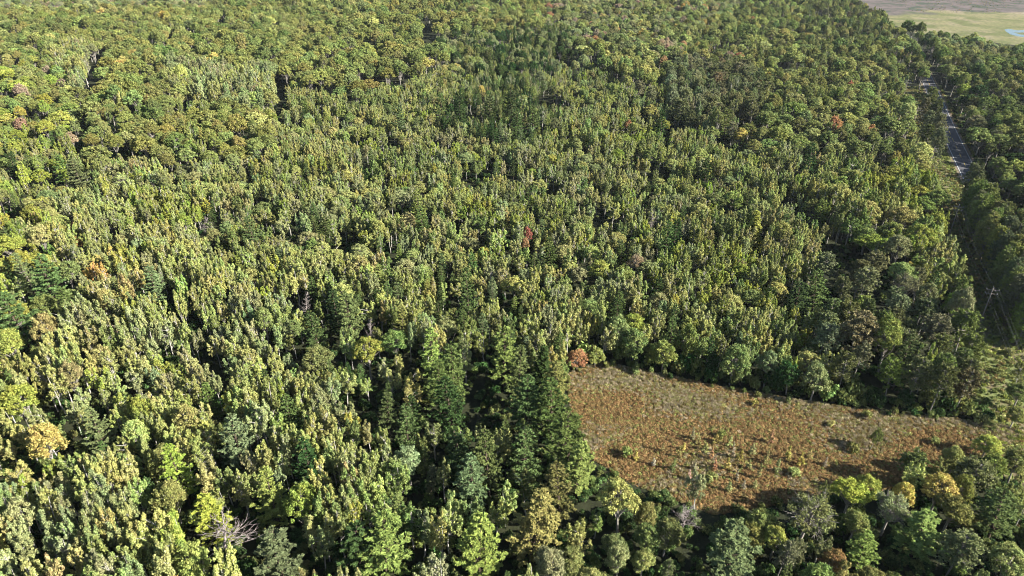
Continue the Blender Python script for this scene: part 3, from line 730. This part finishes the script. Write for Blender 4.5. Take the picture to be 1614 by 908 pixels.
def add_tree(k, x, y, h, cr, t, label=None, group=None, var=None):
    v = KIND[k][rng.integers(len(KIND[k])) if var is None else var]
    o = bpy.data.objects.new(NAMES[k], None); COL.objects.link(o)
    o.location = (x, y, 0); o.rotation_euler = (rng.normal() * .045, rng.normal() * .045, rng.uniform(0, 6.28))
    s = cr / v[3]; o.scale = (s, s, h / v[2]); o.empty_display_size = .3
    if label: o['label'] = label
    o['category'] = CATS[k]
    if group: o['group'] = group
    tt = tint_of(t); parts = []
    for nm, me in (('crown' if k != 'shrub' else 'foliage', v[0]), (('trunk' if k != 'shrub' else 'stems'), v[1])):
        if me is None: continue
        c = link(nm, me, o); c['tint'] = tt; parts.append(c)
    return o
LIM = dict(bushpine=150, aspen=292, birch=150, maple=190, skirted=100, oak=150, twiggy=40, pine=230, spruce=40, redpine=150)
byk = {}
for t in trees: byk.setdefault(t[0], []).append(t)
rest = {}; jobs = []
for k, L in byk.items():
    heroes = [t for t in L if t[6]]; others = [t for t in L if not t[6]]
    A = np.array([[t[1], t[2], t[3]] for t in others]).reshape(-1, 3)
    uu, vv, dd = proj(A[:, 0], A[:, 1], A[:, 2] * .75)
    seen = (uu > -12) & (uu < 1626) & (vv > -5) & (vv < 920)
    order = np.argsort(np.where(seen, dd, 1e9))
    nlim = max(0, LIM.get(k, 300) - len(heroes)) if k != 'dead' else 999
    near_ = [others[i] for i in order[:nlim] if seen[i]]
    chosen = set(id(t) for t in near_)
    rest[k] = [t for t in others if id(t) not in chosen]
    for n_, t in enumerate(heroes + near_):
        lab = [t[6] if len(t[6].split()) > 3 else t[6] + ' in the forest', 0.0] if t[6] else rel_label(k, t[1], t[2], t[3], t[5])
        jobs.append([t, lab, n_ % len(KIND[k])])
same = {}
for jb in jobs: same.setdefault(jb[1][0], []).append(jb)
for lab, L in same.items():
    if len(L) > 1:
        L.sort(key=lambda q: q[1][1])
        for n_, q in enumerate(L): q[1][0] = f"{ORD[n_]} {lab}" if n_ < len(ORD) else 'more distant ' + lab
for t, lab, n_ in jobs:
    k = t[0]; add_tree(*t[:6], label=' '.join(lab[0].split()[:16]), group=NAMES[k].replace('_', ' ') + 's of the forest', var=n_)

# ---- geometry-node masses
def scatter_tree(name, protos):
    ng = bpy.data.node_groups.new(name, 'GeometryNodeTree')
    ng.interface.new_socket('Geometry', in_out='INPUT', socket_type='NodeSocketGeometry')
    ng.interface.new_socket('Geometry', in_out='OUTPUT', socket_type='NodeSocketGeometry')
    n = ng.nodes; l = ng.links
    gi = n.new('NodeGroupInput'); go = n.new('NodeGroupOutput')
    jo = n.new('GeometryNodeJoinGeometry')
    for objs in reversed(protos):
        jj = n.new('GeometryNodeJoinGeometry')
        for ob in objs:
            oi = n.new('GeometryNodeObjectInfo'); oi.inputs['Object'].default_value = ob; oi.transform_space = 'ORIGINAL'
            l.new(oi.outputs['Geometry'], jj.inputs[0])
        ti = n.new('GeometryNodeGeometryToInstance'); l.new(jj.outputs[0], ti.inputs[0]); l.new(ti.outputs[0], jo.inputs[0])
    ip = n.new('GeometryNodeInstanceOnPoints'); ip.inputs['Pick Instance'].default_value = True
    def attr(nm, ty):
        a = n.new('GeometryNodeInputNamedAttribute'); a.data_type = ty; a.inputs['Name'].default_value = nm; return a.outputs[0]
    l.new(gi.outputs[0], ip.inputs['Points']); l.new(jo.outputs[0], ip.inputs['Instance'])
    l.new(attr('pick', 'INT'), ip.inputs['Instance Index'])
    er = n.new('FunctionNodeEulerToRotation'); l.new(attr('rot', 'FLOAT_VECTOR'), er.inputs[0]); l.new(er.outputs[0], ip.inputs['Rotation'])
    l.new(attr('size', 'FLOAT_VECTOR'), ip.inputs['Scale'])
    l.new(ip.outputs[0], go.inputs[0])
    return ng
def scatter(name, label, cat, protos, pos, rot, size, tint, pickv):
    me = bpy.data.meshes.new(name); n = len(pos)
    me.vertices.add(n); me.vertices.foreach_set('co', np.asarray(pos, np.float32).ravel())
    for nm, ty, arr, key in (('rot', 'FLOAT_VECTOR', rot, 'vector'), ('size', 'FLOAT_VECTOR', size, 'vector'), ('tint', 'FLOAT_COLOR', tint, 'color'), ('pick', 'INT', pickv, 'value')):
        a = me.attributes.new(nm, ty, 'POINT'); a.data.foreach_set(key, np.asarray(arr, np.int32 if ty == 'INT' else np.float32).ravel())
    o = link(name, me); o['label'] = label; o['category'] = cat; o['kind'] = 'stuff'
    md = o.modifiers.new('scatter', 'NODES'); md.node_group = scatter_tree(name, protos)
    return o
def find_protos(k):
    out = []
    for (cm, tm, _, _) in KIND[k]:
        obs = []
        for me in (cm, tm):
            if me is None: continue
            obs.append(next(o for o in COL.objects if o.data == me))
        out.append(obs)
    return out
FAR = dict(bushpine=('distant_bushy_pines', 'bushy red pines standing farther along the road'), skirted=('distant_low_maples', 'low skirted green maples mixed through the farther forest'), aspen=('distant_aspens', 'dense stands of pale green aspens filling the forest farther back'), birch=('distant_birches', 'scattered white stemmed birches among the farther aspens'),
           maple=('distant_maples', 'rounded green and yellow maples mixed through the farther forest'), oak=('distant_oaks', 'domed olive green hardwood crowns covering the far upper forest'),
           pine=('distant_white_pines', 'dark white pines dotted through the farther forest'), spruce=('distant_spruces', 'dark pointed spruces dotted through the farther forest'),
           redpine=('distant_red_pines', 'dark greyish red pines standing in the farther forest'), twiggy=('distant_thinning_trees', 'half bare greyish trees thinly spread through the farther forest'))
for k, L in rest.items():
    if not L or k == 'dead': continue
    n = len(L); A = np.array([[t[1], t[2], t[3], t[4]] for t in L])
    vr = rng.integers(0, len(KIND[k]), n)
    hb, cb = KIND[k][0][2], KIND[k][0][3]
    pos = np.c_[A[:, 0], A[:, 1], np.zeros(n)]
    rot = np.c_[rng.normal(size=(n, 2)) * .045, rng.uniform(0, 6.28, n)]
    size = np.c_[A[:, 3] / cb, A[:, 3] / cb, A[:, 2] / hb]
    tint = np.array([tint_of(t[5]) + [1.0] for t in L])
    scatter(FAR[k][0], FAR[k][1], 'forest', find_protos(k), pos, rot, size, tint, vr)

# ------------------------------------------------------------------ ground
def sheet(name, pts, z, m, label=None, **kw):
    me = bpy.data.meshes.new(name); me.from_pydata([(float(p[0]), float(p[1]), z) for p in pts], [], [list(range(len(pts)))]); me.materials.append(m)
    o = link(name, me); o['kind'] = 'structure'
    if label: o['label'] = label
    for k, v in kw.items(): o[k] = v
    return o
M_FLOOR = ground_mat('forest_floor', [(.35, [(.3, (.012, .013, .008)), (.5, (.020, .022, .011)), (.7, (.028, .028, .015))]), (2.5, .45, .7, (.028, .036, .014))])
M_MEAD = ground_mat('meadow_soil', [(.22, [(.3, (.07, .05, .022)), (.48, (.11, .085, .04)), (.62, (.16, .13, .08)), (.75, (.22, .18, .13))]), (1.4, .5, .72, (.07, .06, .02)), (4.0, .5, .7, (.20, .15, .09))], bump=.12, bscale=2.5)
M_CLEAR = ground_mat('clearing_soil', [(.3, [(.3, (.07, .06, .03)), (.5, (.12, .10, .055)), (.68, (.09, .10, .035))]), (1.8, .48, .7, (.17, .13, .08)), (.12, .45, .55, (.11, .13, .045))], bump=.1)
M_MARSH = ground_mat('marsh_grass', [(.012, [(.38, (.105, .112, .042)), (.5, (.155, .145, .070)), (.60, (.20, .165, .11))]), (.035, .46, .58, (.090, .10, .036)), (.3, .45, .75, (.06, .055, .03))])
M_HEATH = ground_mat('marsh_heath', [(.012, [(.35, (.085, .068, .060)), (.5, (.10, .078, .070)), (.65, (.07, .065, .05))]), (.05, .5, .7, (.065, .07, .042)), (.5, .5, .7, (.10, .08, .065))])
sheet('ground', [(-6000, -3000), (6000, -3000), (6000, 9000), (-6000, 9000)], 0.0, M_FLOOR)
sheet('meadow', [P(u, v) for u, v in MEADOW], .012, M_MEAD)
# ------------------------------------------------------------------ clearing, road
cl = []
LL = [np.array([linex(LINE, y), y]) for y in np.arange(40, 450, 14)]
cl = [(p[0] - 7.5 - 1.2 * math.sin(p[1] * .11), p[1]) for p in LL] + [(linex(ROAD, p[1]) + 6.5 + .8 * math.sin(p[1] * .2), p[1]) for p in reversed(LL)]
sheet('clearing', cl, .006, M_CLEAR)
def ribbon(name, L, off, half, z, m, parent=None, y0=None, y1=None, dash=None):
    ys = np.arange(62, 590, 6.0)
    V = []; Fc = []
    for i, y in enumerate(ys):
        x = linexs(y); d = norm(np.array([linexs(y + 2) - linexs(y - 2), 4.0])); nrm = np.array([d[1], -d[0]])
        c = np.array([x, y]) + nrm * off
        for s in (-1, 1): V.append((*(c + nrm * s * half), z))
    for i in range(len(ys) - 1):
        if dash and i % 2: continue
        Fc.append((2 * i, 2 * i + 1, 2 * i + 3, 2 * i + 2))
    me = bpy.data.meshes.new(name); me.from_pydata(V, [], Fc); me.materials.append(m)
    o = link(name, me, parent)
    if parent is None: o['kind'] = 'structure'
    return o
_c = np.polyfit([p[1] for p in ROAD], [p[0] for p in ROAD], 3)
def linexs(y): return float(np.polyval(_c, y))
M_ASPH = ground_mat('asphalt', [(3.0, [(.3, (.055, .055, .058)), (.7, (.085, .085, .09))]), (.3, .5, .7, (.065, .065, .07))], rough=.85)
M_SHOULD = ground_mat('gravel_shoulder', [(2.0, [(.3, (.11, .085, .06)), (.7, (.18, .14, .10))]), (.5, .5, .65, (.09, .09, .04))])
M_PAINT = ground_mat('road_paint', [(2.0, [(.3, (.28, .28, .27)), (.6, (.45, .45, .43))])])
M_PAINTY = ground_mat('yellow_road_paint', [(2.0, [(.3, (.45, .3, .05)), (.6, (.6, .42, .08))])])
ribbon('road_shoulder', ROAD, 0, 4.9, .020, M_SHOULD)
rd = ribbon('road', ROAD, 0, 3.7, .045, M_ASPH)
for s in (-1, 1): ribbon('edge_line', ROAD, s * 3.35, .11, .050, M_PAINT, rd)
ribbon('centre_line', ROAD, 0, .08, .050, M_PAINTY, rd, dash=True)
# ------------------------------------------------------------------ marsh and river
def wp(u, v): return P(u, v)
far = 2600
mp = [wp(1345, 2), wp(1400, 36), wp(1440, 52), wp(1530, 62), wp(1620, 74), wp(1950, 100)]
mp += [np.array([1500., 700.]), np.array([2400., far]), np.array([wp(1345, 2)[0] * far / wp(1345, 2)[1], far])]
sheet('marsh', mp, .012, M_MARSH)
hp = [(1345, -6), (1350, 10), (1440, 19), (1520, 20), (1570, 25), (1590, 10), (1640, 2), (1800, -8), (1800, -30), (1335, -30)]
nt = M_MARSH.node_tree; bs = next(n for n in nt.nodes if n.type == 'BSDF_PRINCIPLED'); src = bs.inputs['Base Color'].links[0].from_socket
geo = nt.nodes.new('ShaderNodeNewGeometry'); sx = nt.nodes.new('ShaderNodeSeparateXYZ'); nt.links.new(geo.outputs['Position'], sx.inputs[0])
nzv = noise(nt, geo.outputs['Position'], .014, 6, .6); ma = nt.nodes.new('ShaderNodeMath'); ma.operation = 'MULTIPLY_ADD'; ma.inputs[1].default_value = 260
nt.links.new(nzv, ma.inputs[0]); nt.links.new(sx.outputs[1], ma.inputs[2])
mrg = nt.nodes.new('ShaderNodeMapRange'); mrg.inputs[1].default_value = 895; mrg.inputs[2].default_value = 925; nt.links.new(ma.outputs[0], mrg.inputs[0])
hcol = ramp(nt, noise(nt, geo.outputs['Position'], .06, 6, .65), [(.40, (.040, .052, .034)), (.5, (.078, .066, .058)), (.60, (.105, .085, .078))])
nt.links.new(mixc(nt, mrg.outputs[0], src, hcol), bs.inputs['Base Color'])
m, nt, nd, lk, out = mat('river_water')
b = N(nt, 'ShaderNodeBsdfPrincipled'); b.inputs['Base Color'].default_value = (.02, .045, .06, 1); b.inputs['Roughness'].default_value = .12; b.inputs['Specular IOR Level'].default_value = .3
lk.new(b.outputs[0], out.inputs[0])
rp_ = [(1583, 46.6), (1590, 45.5), (1603, 48), (1625, 47), (1660, 45), (1660, 48), (1625, 50.5), (1606, 51.5), (1598, 51), (1608, 54.5), (1625, 55.5), (1660, 57), (1660, 60), (1625, 59), (1604, 57.5), (1592, 54), (1586, 50)]
sheet('river', [wp(*p) for p in rp_], .03, m)

# ------------------------------------------------------------------ power line
M_POLE = bark('pole_wood', (.15, .13, .11), (.30, .26, .23)); 
m, nt, nd, lk, out = mat('wire_metal'); b = N(nt, 'ShaderNodeBsdfPrincipled'); b.inputs['Base Color'].default_value = (.10, .10, .11, 1); b.inputs['Roughness'].default_value = .7
lk.new(b.outputs[0], out.inputs[0]); M_WIRE = m
m, nt, nd, lk, out = mat('porcelain'); b = N(nt, 'ShaderNodeBsdfPrincipled'); b.inputs['Base Color'].default_value = (.25, .24, .23, 1); b.inputs['Roughness'].default_value = .4
lk.new(b.outputs[0], out.inputs[0]); M_PORC = m
dirv = norm(POLES[1] - POLES[0]); sidev = np.array([dirv[1], -dirv[0]])
ph = 11.5
pm_pole = tubes_mesh('pole_shaft', [[0, 0, 0, 0, 0, ph * .5, .17, .15], [0, 0, ph * .5, 0, 0, ph, .15, .12]], [M_POLE], 8)
arm = []
for zq in (ph - .55, ph - 1.7): arm.append([-1.5 * sidev[0], -1.5 * sidev[1], zq, 1.5 * sidev[0], 1.5 * sidev[1], zq, .075, .075])
arm_me = [tubes_mesh('cross_arm_mesh', [a], [M_POLE], 6) for a in arm]
WIRES = [(-1.4, ph - .32), (1.4, ph - .32), (-1.4, ph - 1.47), (1.4, ph - 1.47), (0, ph + .3)]
ins_me = tubes_mesh('insulator_mesh', [[0, 0, -.2, 0, 0, -.05, .05, .08], [0, 0, -.05, 0, 0, .05, .11, .11], [0, 0, .05, 0, 0, .16, .08, .04]], [M_PORC], 8)
brace_me = tubes_mesh('brace_mesh', [[-.8 * sidev[0], -.8 * sidev[1], ph - .6, 0, 0, ph - 1.25, .025, .025], [.8 * sidev[0], .8 * sidev[1], ph - .6, 0, 0, ph - 1.25, .025, .025]], [M_POLE], 4)
PL = ['leaning to nothing', 'nearest wooden utility pole at the clearing\'s bright grassy end', 'wooden utility pole beside the pine strip, second nearest', 'utility pole half hidden beside young trees, third nearest',
      'utility pole beside the road island, fourth nearest', 'farthest utility pole, thin against dark pines']
for i, p in enumerate(POLES):
    if i == 0: continue
    o = bpy.data.objects.new('utility_pole', None); COL.objects.link(o); o.location = (p[0], p[1], 0)
    o['label'] = PL[i]; o['category'] = 'utility pole'; o['group'] = 'utility poles along the clearing'
    link('shaft', pm_pole, o)
    for a in arm_me: link('cross_arm', a, o)
    link('brace', brace_me, o)
    for (s, zq) in WIRES:
        c = link('insulator', ins_me, o); c.location = (sidev[0] * s, sidev[1] * s, zq)
wl_lab = ['upper left conductor wire', 'upper right conductor wire', 'lower left conductor wire', 'lower right conductor wire', 'top wire carried on the pole tips']
for j, (s, zq) in enumerate(WIRES):
    segs = []
    PP = [LINE[0]] + POLES
    for a, b_ in zip(PP[:-1], PP[1:]):
        for q in range(10):
            def pt(t):
                c = a + (b_ - a) * t + sidev * s; return [c[0], c[1], zq + .15 - 4 * 1.3 * t * (1 - t)]
            segs.append([*pt(q / 10), *pt((q + 1) / 10), .013, .013])
    o = link('overhead_wire', tubes_mesh('wire_mesh', segs, [M_WIRE], 4)); o['label'] = wl_lab[j] + ' strung between the utility poles'; o['category'] = 'wire'; o['group'] = 'wires of the power line'

# ------------------------------------------------------------------ meadow saplings, bushes, ground cover
mead = [P(u, v) for u, v in MEADOW]
def rand_px(n, poly):
    us = [p[0] for p in poly]; vs = [p[1] for p in poly]; r = []
    while len(r) < n:
        u = rng.uniform(min(us), max(us)); v = rng.uniform(min(vs), max(vs))
        if inpoly(poly, np.array([u]), np.array([v]))[0]: r.append((u, v))
    return r
LARCH = [(1100, 700), (1128, 698), (1112, 712), (1155, 722), (1146, 742), (1166, 726), (1150, 704), (1092, 692), (1076, 710), (1070, 722), (1043, 712), (1120, 725),
         (1185, 715), (1180, 740), (1205, 730), (1224, 745), (1195, 755), (1160, 757), (1126, 742), (1095, 742), (1002, 726), (1060, 742), (1240, 725), (1262, 735), (1215, 700),
         (1172, 770), (1190, 770), (1148, 775), (1275, 722), (1085, 758), (1300, 735), (1030, 735)]
for i, (u, v) in enumerate(LARCH):
    x, y = P(u, v); t = random.choice(['gold', 'straw', 'straw', 'tan', 'tan', 'orange'])
    add_tree('tamarack', x, y, rng.uniform(2.0, 4.2), rng.uniform(.5, .85), t, label='golden tan tamarack sapling in the lower middle of the brown meadow', group='golden tamarack saplings in the brown meadow')
GRN = [(1310, 672, 1.6, 'low green bush left of the meadow\'s lone young tree'), (1344, 712, 2.4, 'small green sapling below left of the lone young tree'), (1190, 640, 1.6, 'olive bush near the meadow\'s shaded far edge'),
       (1138, 690, 2.0, 'green bush beside the tamaracks in the meadow'), (985, 720, 2.6, 'pale green bush at the meadow\'s lower left'), (1000, 590, 2.0, 'olive bush at the meadow\'s upper left'),
       (1365, 660, 2.2, 'olive bush behind the lone young tree'), (1470, 700, 2.0, 'olive bush near the meadow\'s right end'), (1120, 760, 2.6, 'green bush at the meadow\'s lower edge'),
       (1250, 750, 2.2, 'green bush near the dark shade at the meadow\'s lower edge'), (1545, 668, 3.0, 'yellowish bush where the meadow meets the clearing'), (1590, 560, 2.2, 'small bush on the grassy clearing'),
       (1573, 590, 2.0, 'bright green bush in the clearing\'s shade'), (1585, 500, 2.4, 'bush by the nearest utility pole')]
for (u, v, h, lab) in GRN:
    x, y = P(u, v); add_tree('shrub', x, y, h, h * .55, random.choice(['mid', 'olive', 'olive', 'pale']), label=lab)
EDGE = [(900, 583), (945, 567), (1010, 579), (1100, 597), (1200, 616), (1300, 632), (1400, 645), (1500, 655), (1550, 662)]
EC = {}
for i in range(80):
    u = 905 + 620 * (i + rng.random()) / 80; fwd = rng.random() < .22; v = np.interp(u, [e[0] for e in EDGE], [e[1] for e in EDGE]) - rng.uniform(0, 9) + (rng.uniform(6, 14) if fwd else 0)
    x, y = P(u, v); h = rng.uniform(1.2, 2.6) if fwd else rng.uniform(2.4, 6.5); t = random.choice(['green', 'mid', 'deep', 'olive', 'green'])
    elab = ' '.join(rel_label('shrub', x, y, h, t)[0].split()[:15]); EC[elab] = EC.get(elab, 0) + 1; elab = elab if EC[elab] == 1 else ['', '', 'another ', 'third ', 'fourth ', 'fifth ', 'sixth '][min(6, EC[elab])] + elab
    add_tree('shrub', x, y, h, h * rng.uniform(.3, .42), t, label=elab, group='bushes along the meadow\'s far treeline')
# heath tufts: ten singled out, the rest as one mass
M_TUFTBARK = M_BROWN
def make_tuft(i):
    n = 64; d = sph(n); d[:, 2] = abs(d[:, 2]); C = d * np.array([.38, .38, .36]) * (.5 + .5 * rng.random((n, 1))) + np.array([0, 0, .02]); nn = norm(d + rng.normal(size=(n, 3)) * .5)
    return leaves_mesh('heath_tuft', C, nn, .125, M_DRY, elong=1.6)
def make_grass(i):
    n = 36; a = rng.uniform(0, 6.28, n); r_ = .3 * np.sqrt(rng.random(n)); Tn = norm(np.c_[rng.normal(size=(n, 2)) * .35, np.ones(n)])
    C = np.c_[r_ * np.cos(a), r_ * np.sin(a), np.full(n, .22)]; nn = norm(np.c_[rng.normal(size=(n, 2)), rng.normal(size=n) * .3])
    return leaves_mesh('grass_tuft', C, nn, .09, M_DRY, elong=6.0, T=Tn)
tufts = [make_tuft(i) for i in range(4)] + [make_grass(i) for i in range(3)]
def holders(meshes, u, v, nm, lab):
    """the first plants of a mass, standing in it as one clump"""
    out = []
    for k, me in enumerate(meshes):
        x, y = P(u + 14 * k, v + 3 * (k % 2)); o = link(nm, me); o.location = (x, y, .01); o['tint'] = tint_of('heath'); o['label'] = lab; o['category'] = 'shrub'; o['group'] = lab; out.append([o])
    return out
prot = holders(tufts, 1180, 672, 'heath_clump', 'low brown leatherleaf clump in the middle of the meadow')
n = 26000
pts = []
mx = np.array(mead); lo, hi = mx.min(0), mx.max(0)
while len(pts) < n:
    c = lo + (hi - lo) * rng.random((n, 2)); uu, vv, _ = proj(c[:, 0], c[:, 1], 0); k_ = inpoly(MEADOW, uu, vv); pts += list(c[k_])
pts = np.array(pts[:n])
f1 = np.sin(pts[:, 0] * .21 + 1.5 * np.sin(pts[:, 1] * .15)) + np.sin(pts[:, 1] * .33 + 2 * np.sin(pts[:, 0] * .11)) + rng.normal(size=n) * .7
uu, vv, _ = proj(pts[:, 0], pts[:, 1], 0)
edge = np.clip(1 - (vv - (590 + (uu - 900) * .13)) / 40, 0, 1)
grassy = (f1 + edge * 2.2 > 1.35); pk = np.where(grassy, rng.integers(4, 7, n), rng.integers(0, 4, n))
tn = np.zeros((n, 4)); tn[:, 3] = 1
for i in range(n):
    if grassy[i]: key = ('tan', 'heath', 'straw', 'tan')[rng.integers(4)]
    else: key = ('heath', 'rust', 'rust', 'olive', 'rust', 'heath', 'rust')[rng.integers(7)] if f1[i] > -1.1 else ('rust', 'rust', 'heath')[rng.integers(3)]
    tn[i, :3] = np.array(T[key]) * math.exp(rng.normal() * .22)
sz = rng.uniform(.6, 1.35, n)
scatter('meadow_heath', 'low brown and tan leatherleaf and grass covering the open meadow', 'ground cover', prot, np.c_[pts, np.full(n, .012)], np.c_[np.zeros((n, 2)), rng.uniform(0, 6.28, n)],
        np.c_[sz, sz, sz * rng.uniform(.55, 1.1, n)], tn, pk)
# clearing ground cover; beyond the near opening shade is put into darker tints
n = 16000
y = 70 + 370 * rng.random(n) ** 1.2; a = linex(LINE, y) - 8; b_ = np.array([linexs(v) for v in y]); x = a + (b_ + 7.0 - a) * rng.random(n)
ok = np.abs(x - b_) > 5.2; x, y = x[ok], y[ok]; n = len(x)
f1 = np.sin(x * .4 + np.sin(y * .2) * 2) + np.sin(y * .13) + rng.normal(size=n) * .5
pk = rng.integers(0, 7, n); tn = np.ones((n, 4))
for i in range(n): tn[i, :3] = np.array(T[('mid', 'straw', 'olive', 'fresh', 'mid')[rng.integers(5)] if f1[i] + (1.2 if y[i] < 168 else -.9) > 0 else ('heath', 'olive', 'green')[rng.integers(3)]]) * math.exp(rng.normal() * .2)
sz = rng.uniform(.7, 1.9, n)
scatter('clearing_grass', 'mixed grass and brush growing under the power line', 'ground cover', prot, np.c_[x, y, np.full(n, .01)], np.c_[np.zeros((n, 2)), rng.uniform(0, 6.28, n)], np.c_[sz, sz, sz], tn, pk)
# forest understory, shade of the gaps put into its dark tints
n = 17000
y = 60 + 340 * rng.random(n) ** 1.3; x = (rng.random(n) * 2 - 1) * (y * .85 + 30)
uu, vv, _ = proj(x, y, 0); ok = ~(inpoly(MEADOW, uu, vv)) & ~((x > linex(LINE, y) - 5) & (x < linex(ROAD, y) + 5.5)); x, y = x[ok], y[ok]; n = len(x)
sp_obs = find_protos('shrub'); tn = np.ones((n, 4))
for i in range(n): tn[i, :3] = tint_of(('green', 'deep', 'deep', 'pine', 'green')[rng.integers(5)])
sz = rng.uniform(.5, 1.4, n)
scatter('understory', 'shaded low brush growing beneath the forest trees', 'undergrowth', sp_obs, np.c_[x, y, np.zeros(n)], np.c_[np.zeros((n, 2)), rng.uniform(0, 6.28, n)], np.c_[sz, sz, sz * rng.uniform(.8, 1.3, n)], tn, rng.integers(0, 4, n))
# marsh bushes far away
n = 1500
x = []; y = []
hp2 = [wp(*p) for p in [(1400, 2), (1440, 19), (1530, 21), (1570, 24), (1590, 10), (1640, 2), (1640, -20), (1400, -20)]]
hv = np.array(hp2); c = hv.min(0) + (hv.max(0) - hv.min(0)) * rng.random((12000, 2)); c = c[inpoly([tuple(p) for p in hp2], c[:, 0], c[:, 1])][:700]
n = len(c); tn = np.ones((n, 4))
for i in range(n): tn[i, :3] = tint_of(('deep', 'heath', 'green', 'grey')[rng.integers(4)])
sz = rng.uniform(.3, .7, n)
scatter('marsh_bushes', 'tiny dark bushes scattered over the far brown marsh', 'bushes', sp_obs, np.c_[c, np.zeros(n)], np.c_[np.zeros((n, 2)), rng.uniform(0, 6.28, n)], np.c_[sz, sz, sz], tn, rng.integers(0, 4, n))

# ------------------------------------------------------------------ morning haze
m = bpy.data.materials.new('haze'); m.use_nodes = True; nt = m.node_tree; nt.nodes.clear()
out = nt.nodes.new('ShaderNodeOutputMaterial'); vol = nt.nodes.new('ShaderNodeVolumePrincipled')
vol.inputs['Color'].default_value = (.80, .88, 1.0, 1); vol.inputs['Density'].default_value = 0.00003; vol.inputs['Anisotropy'].default_value = .3
nt.links.new(vol.outputs[0], out.inputs['Volume'])
x0, x1, y0, y1, z0, z1 = -6100, 6100, -3100, 9100, -1.0, 106.0
me = bpy.data.meshes.new('haze'); me.from_pydata([(x0, y0, z0), (x1, y0, z0), (x1, y1, z0), (x0, y1, z0), (x0, y0, z1), (x1, y0, z1), (x1, y1, z1), (x0, y1, z1)], [],
    [(0, 3, 2, 1), (4, 5, 6, 7), (0, 1, 5, 4), (1, 2, 6, 5), (2, 3, 7, 6), (3, 0, 4, 7)])
me.materials.append(m); o = link('haze', me); o['kind'] = 'stuff'; o['label'] = 'thin pale haze lying over the whole forest'; o['category'] = 'haze'
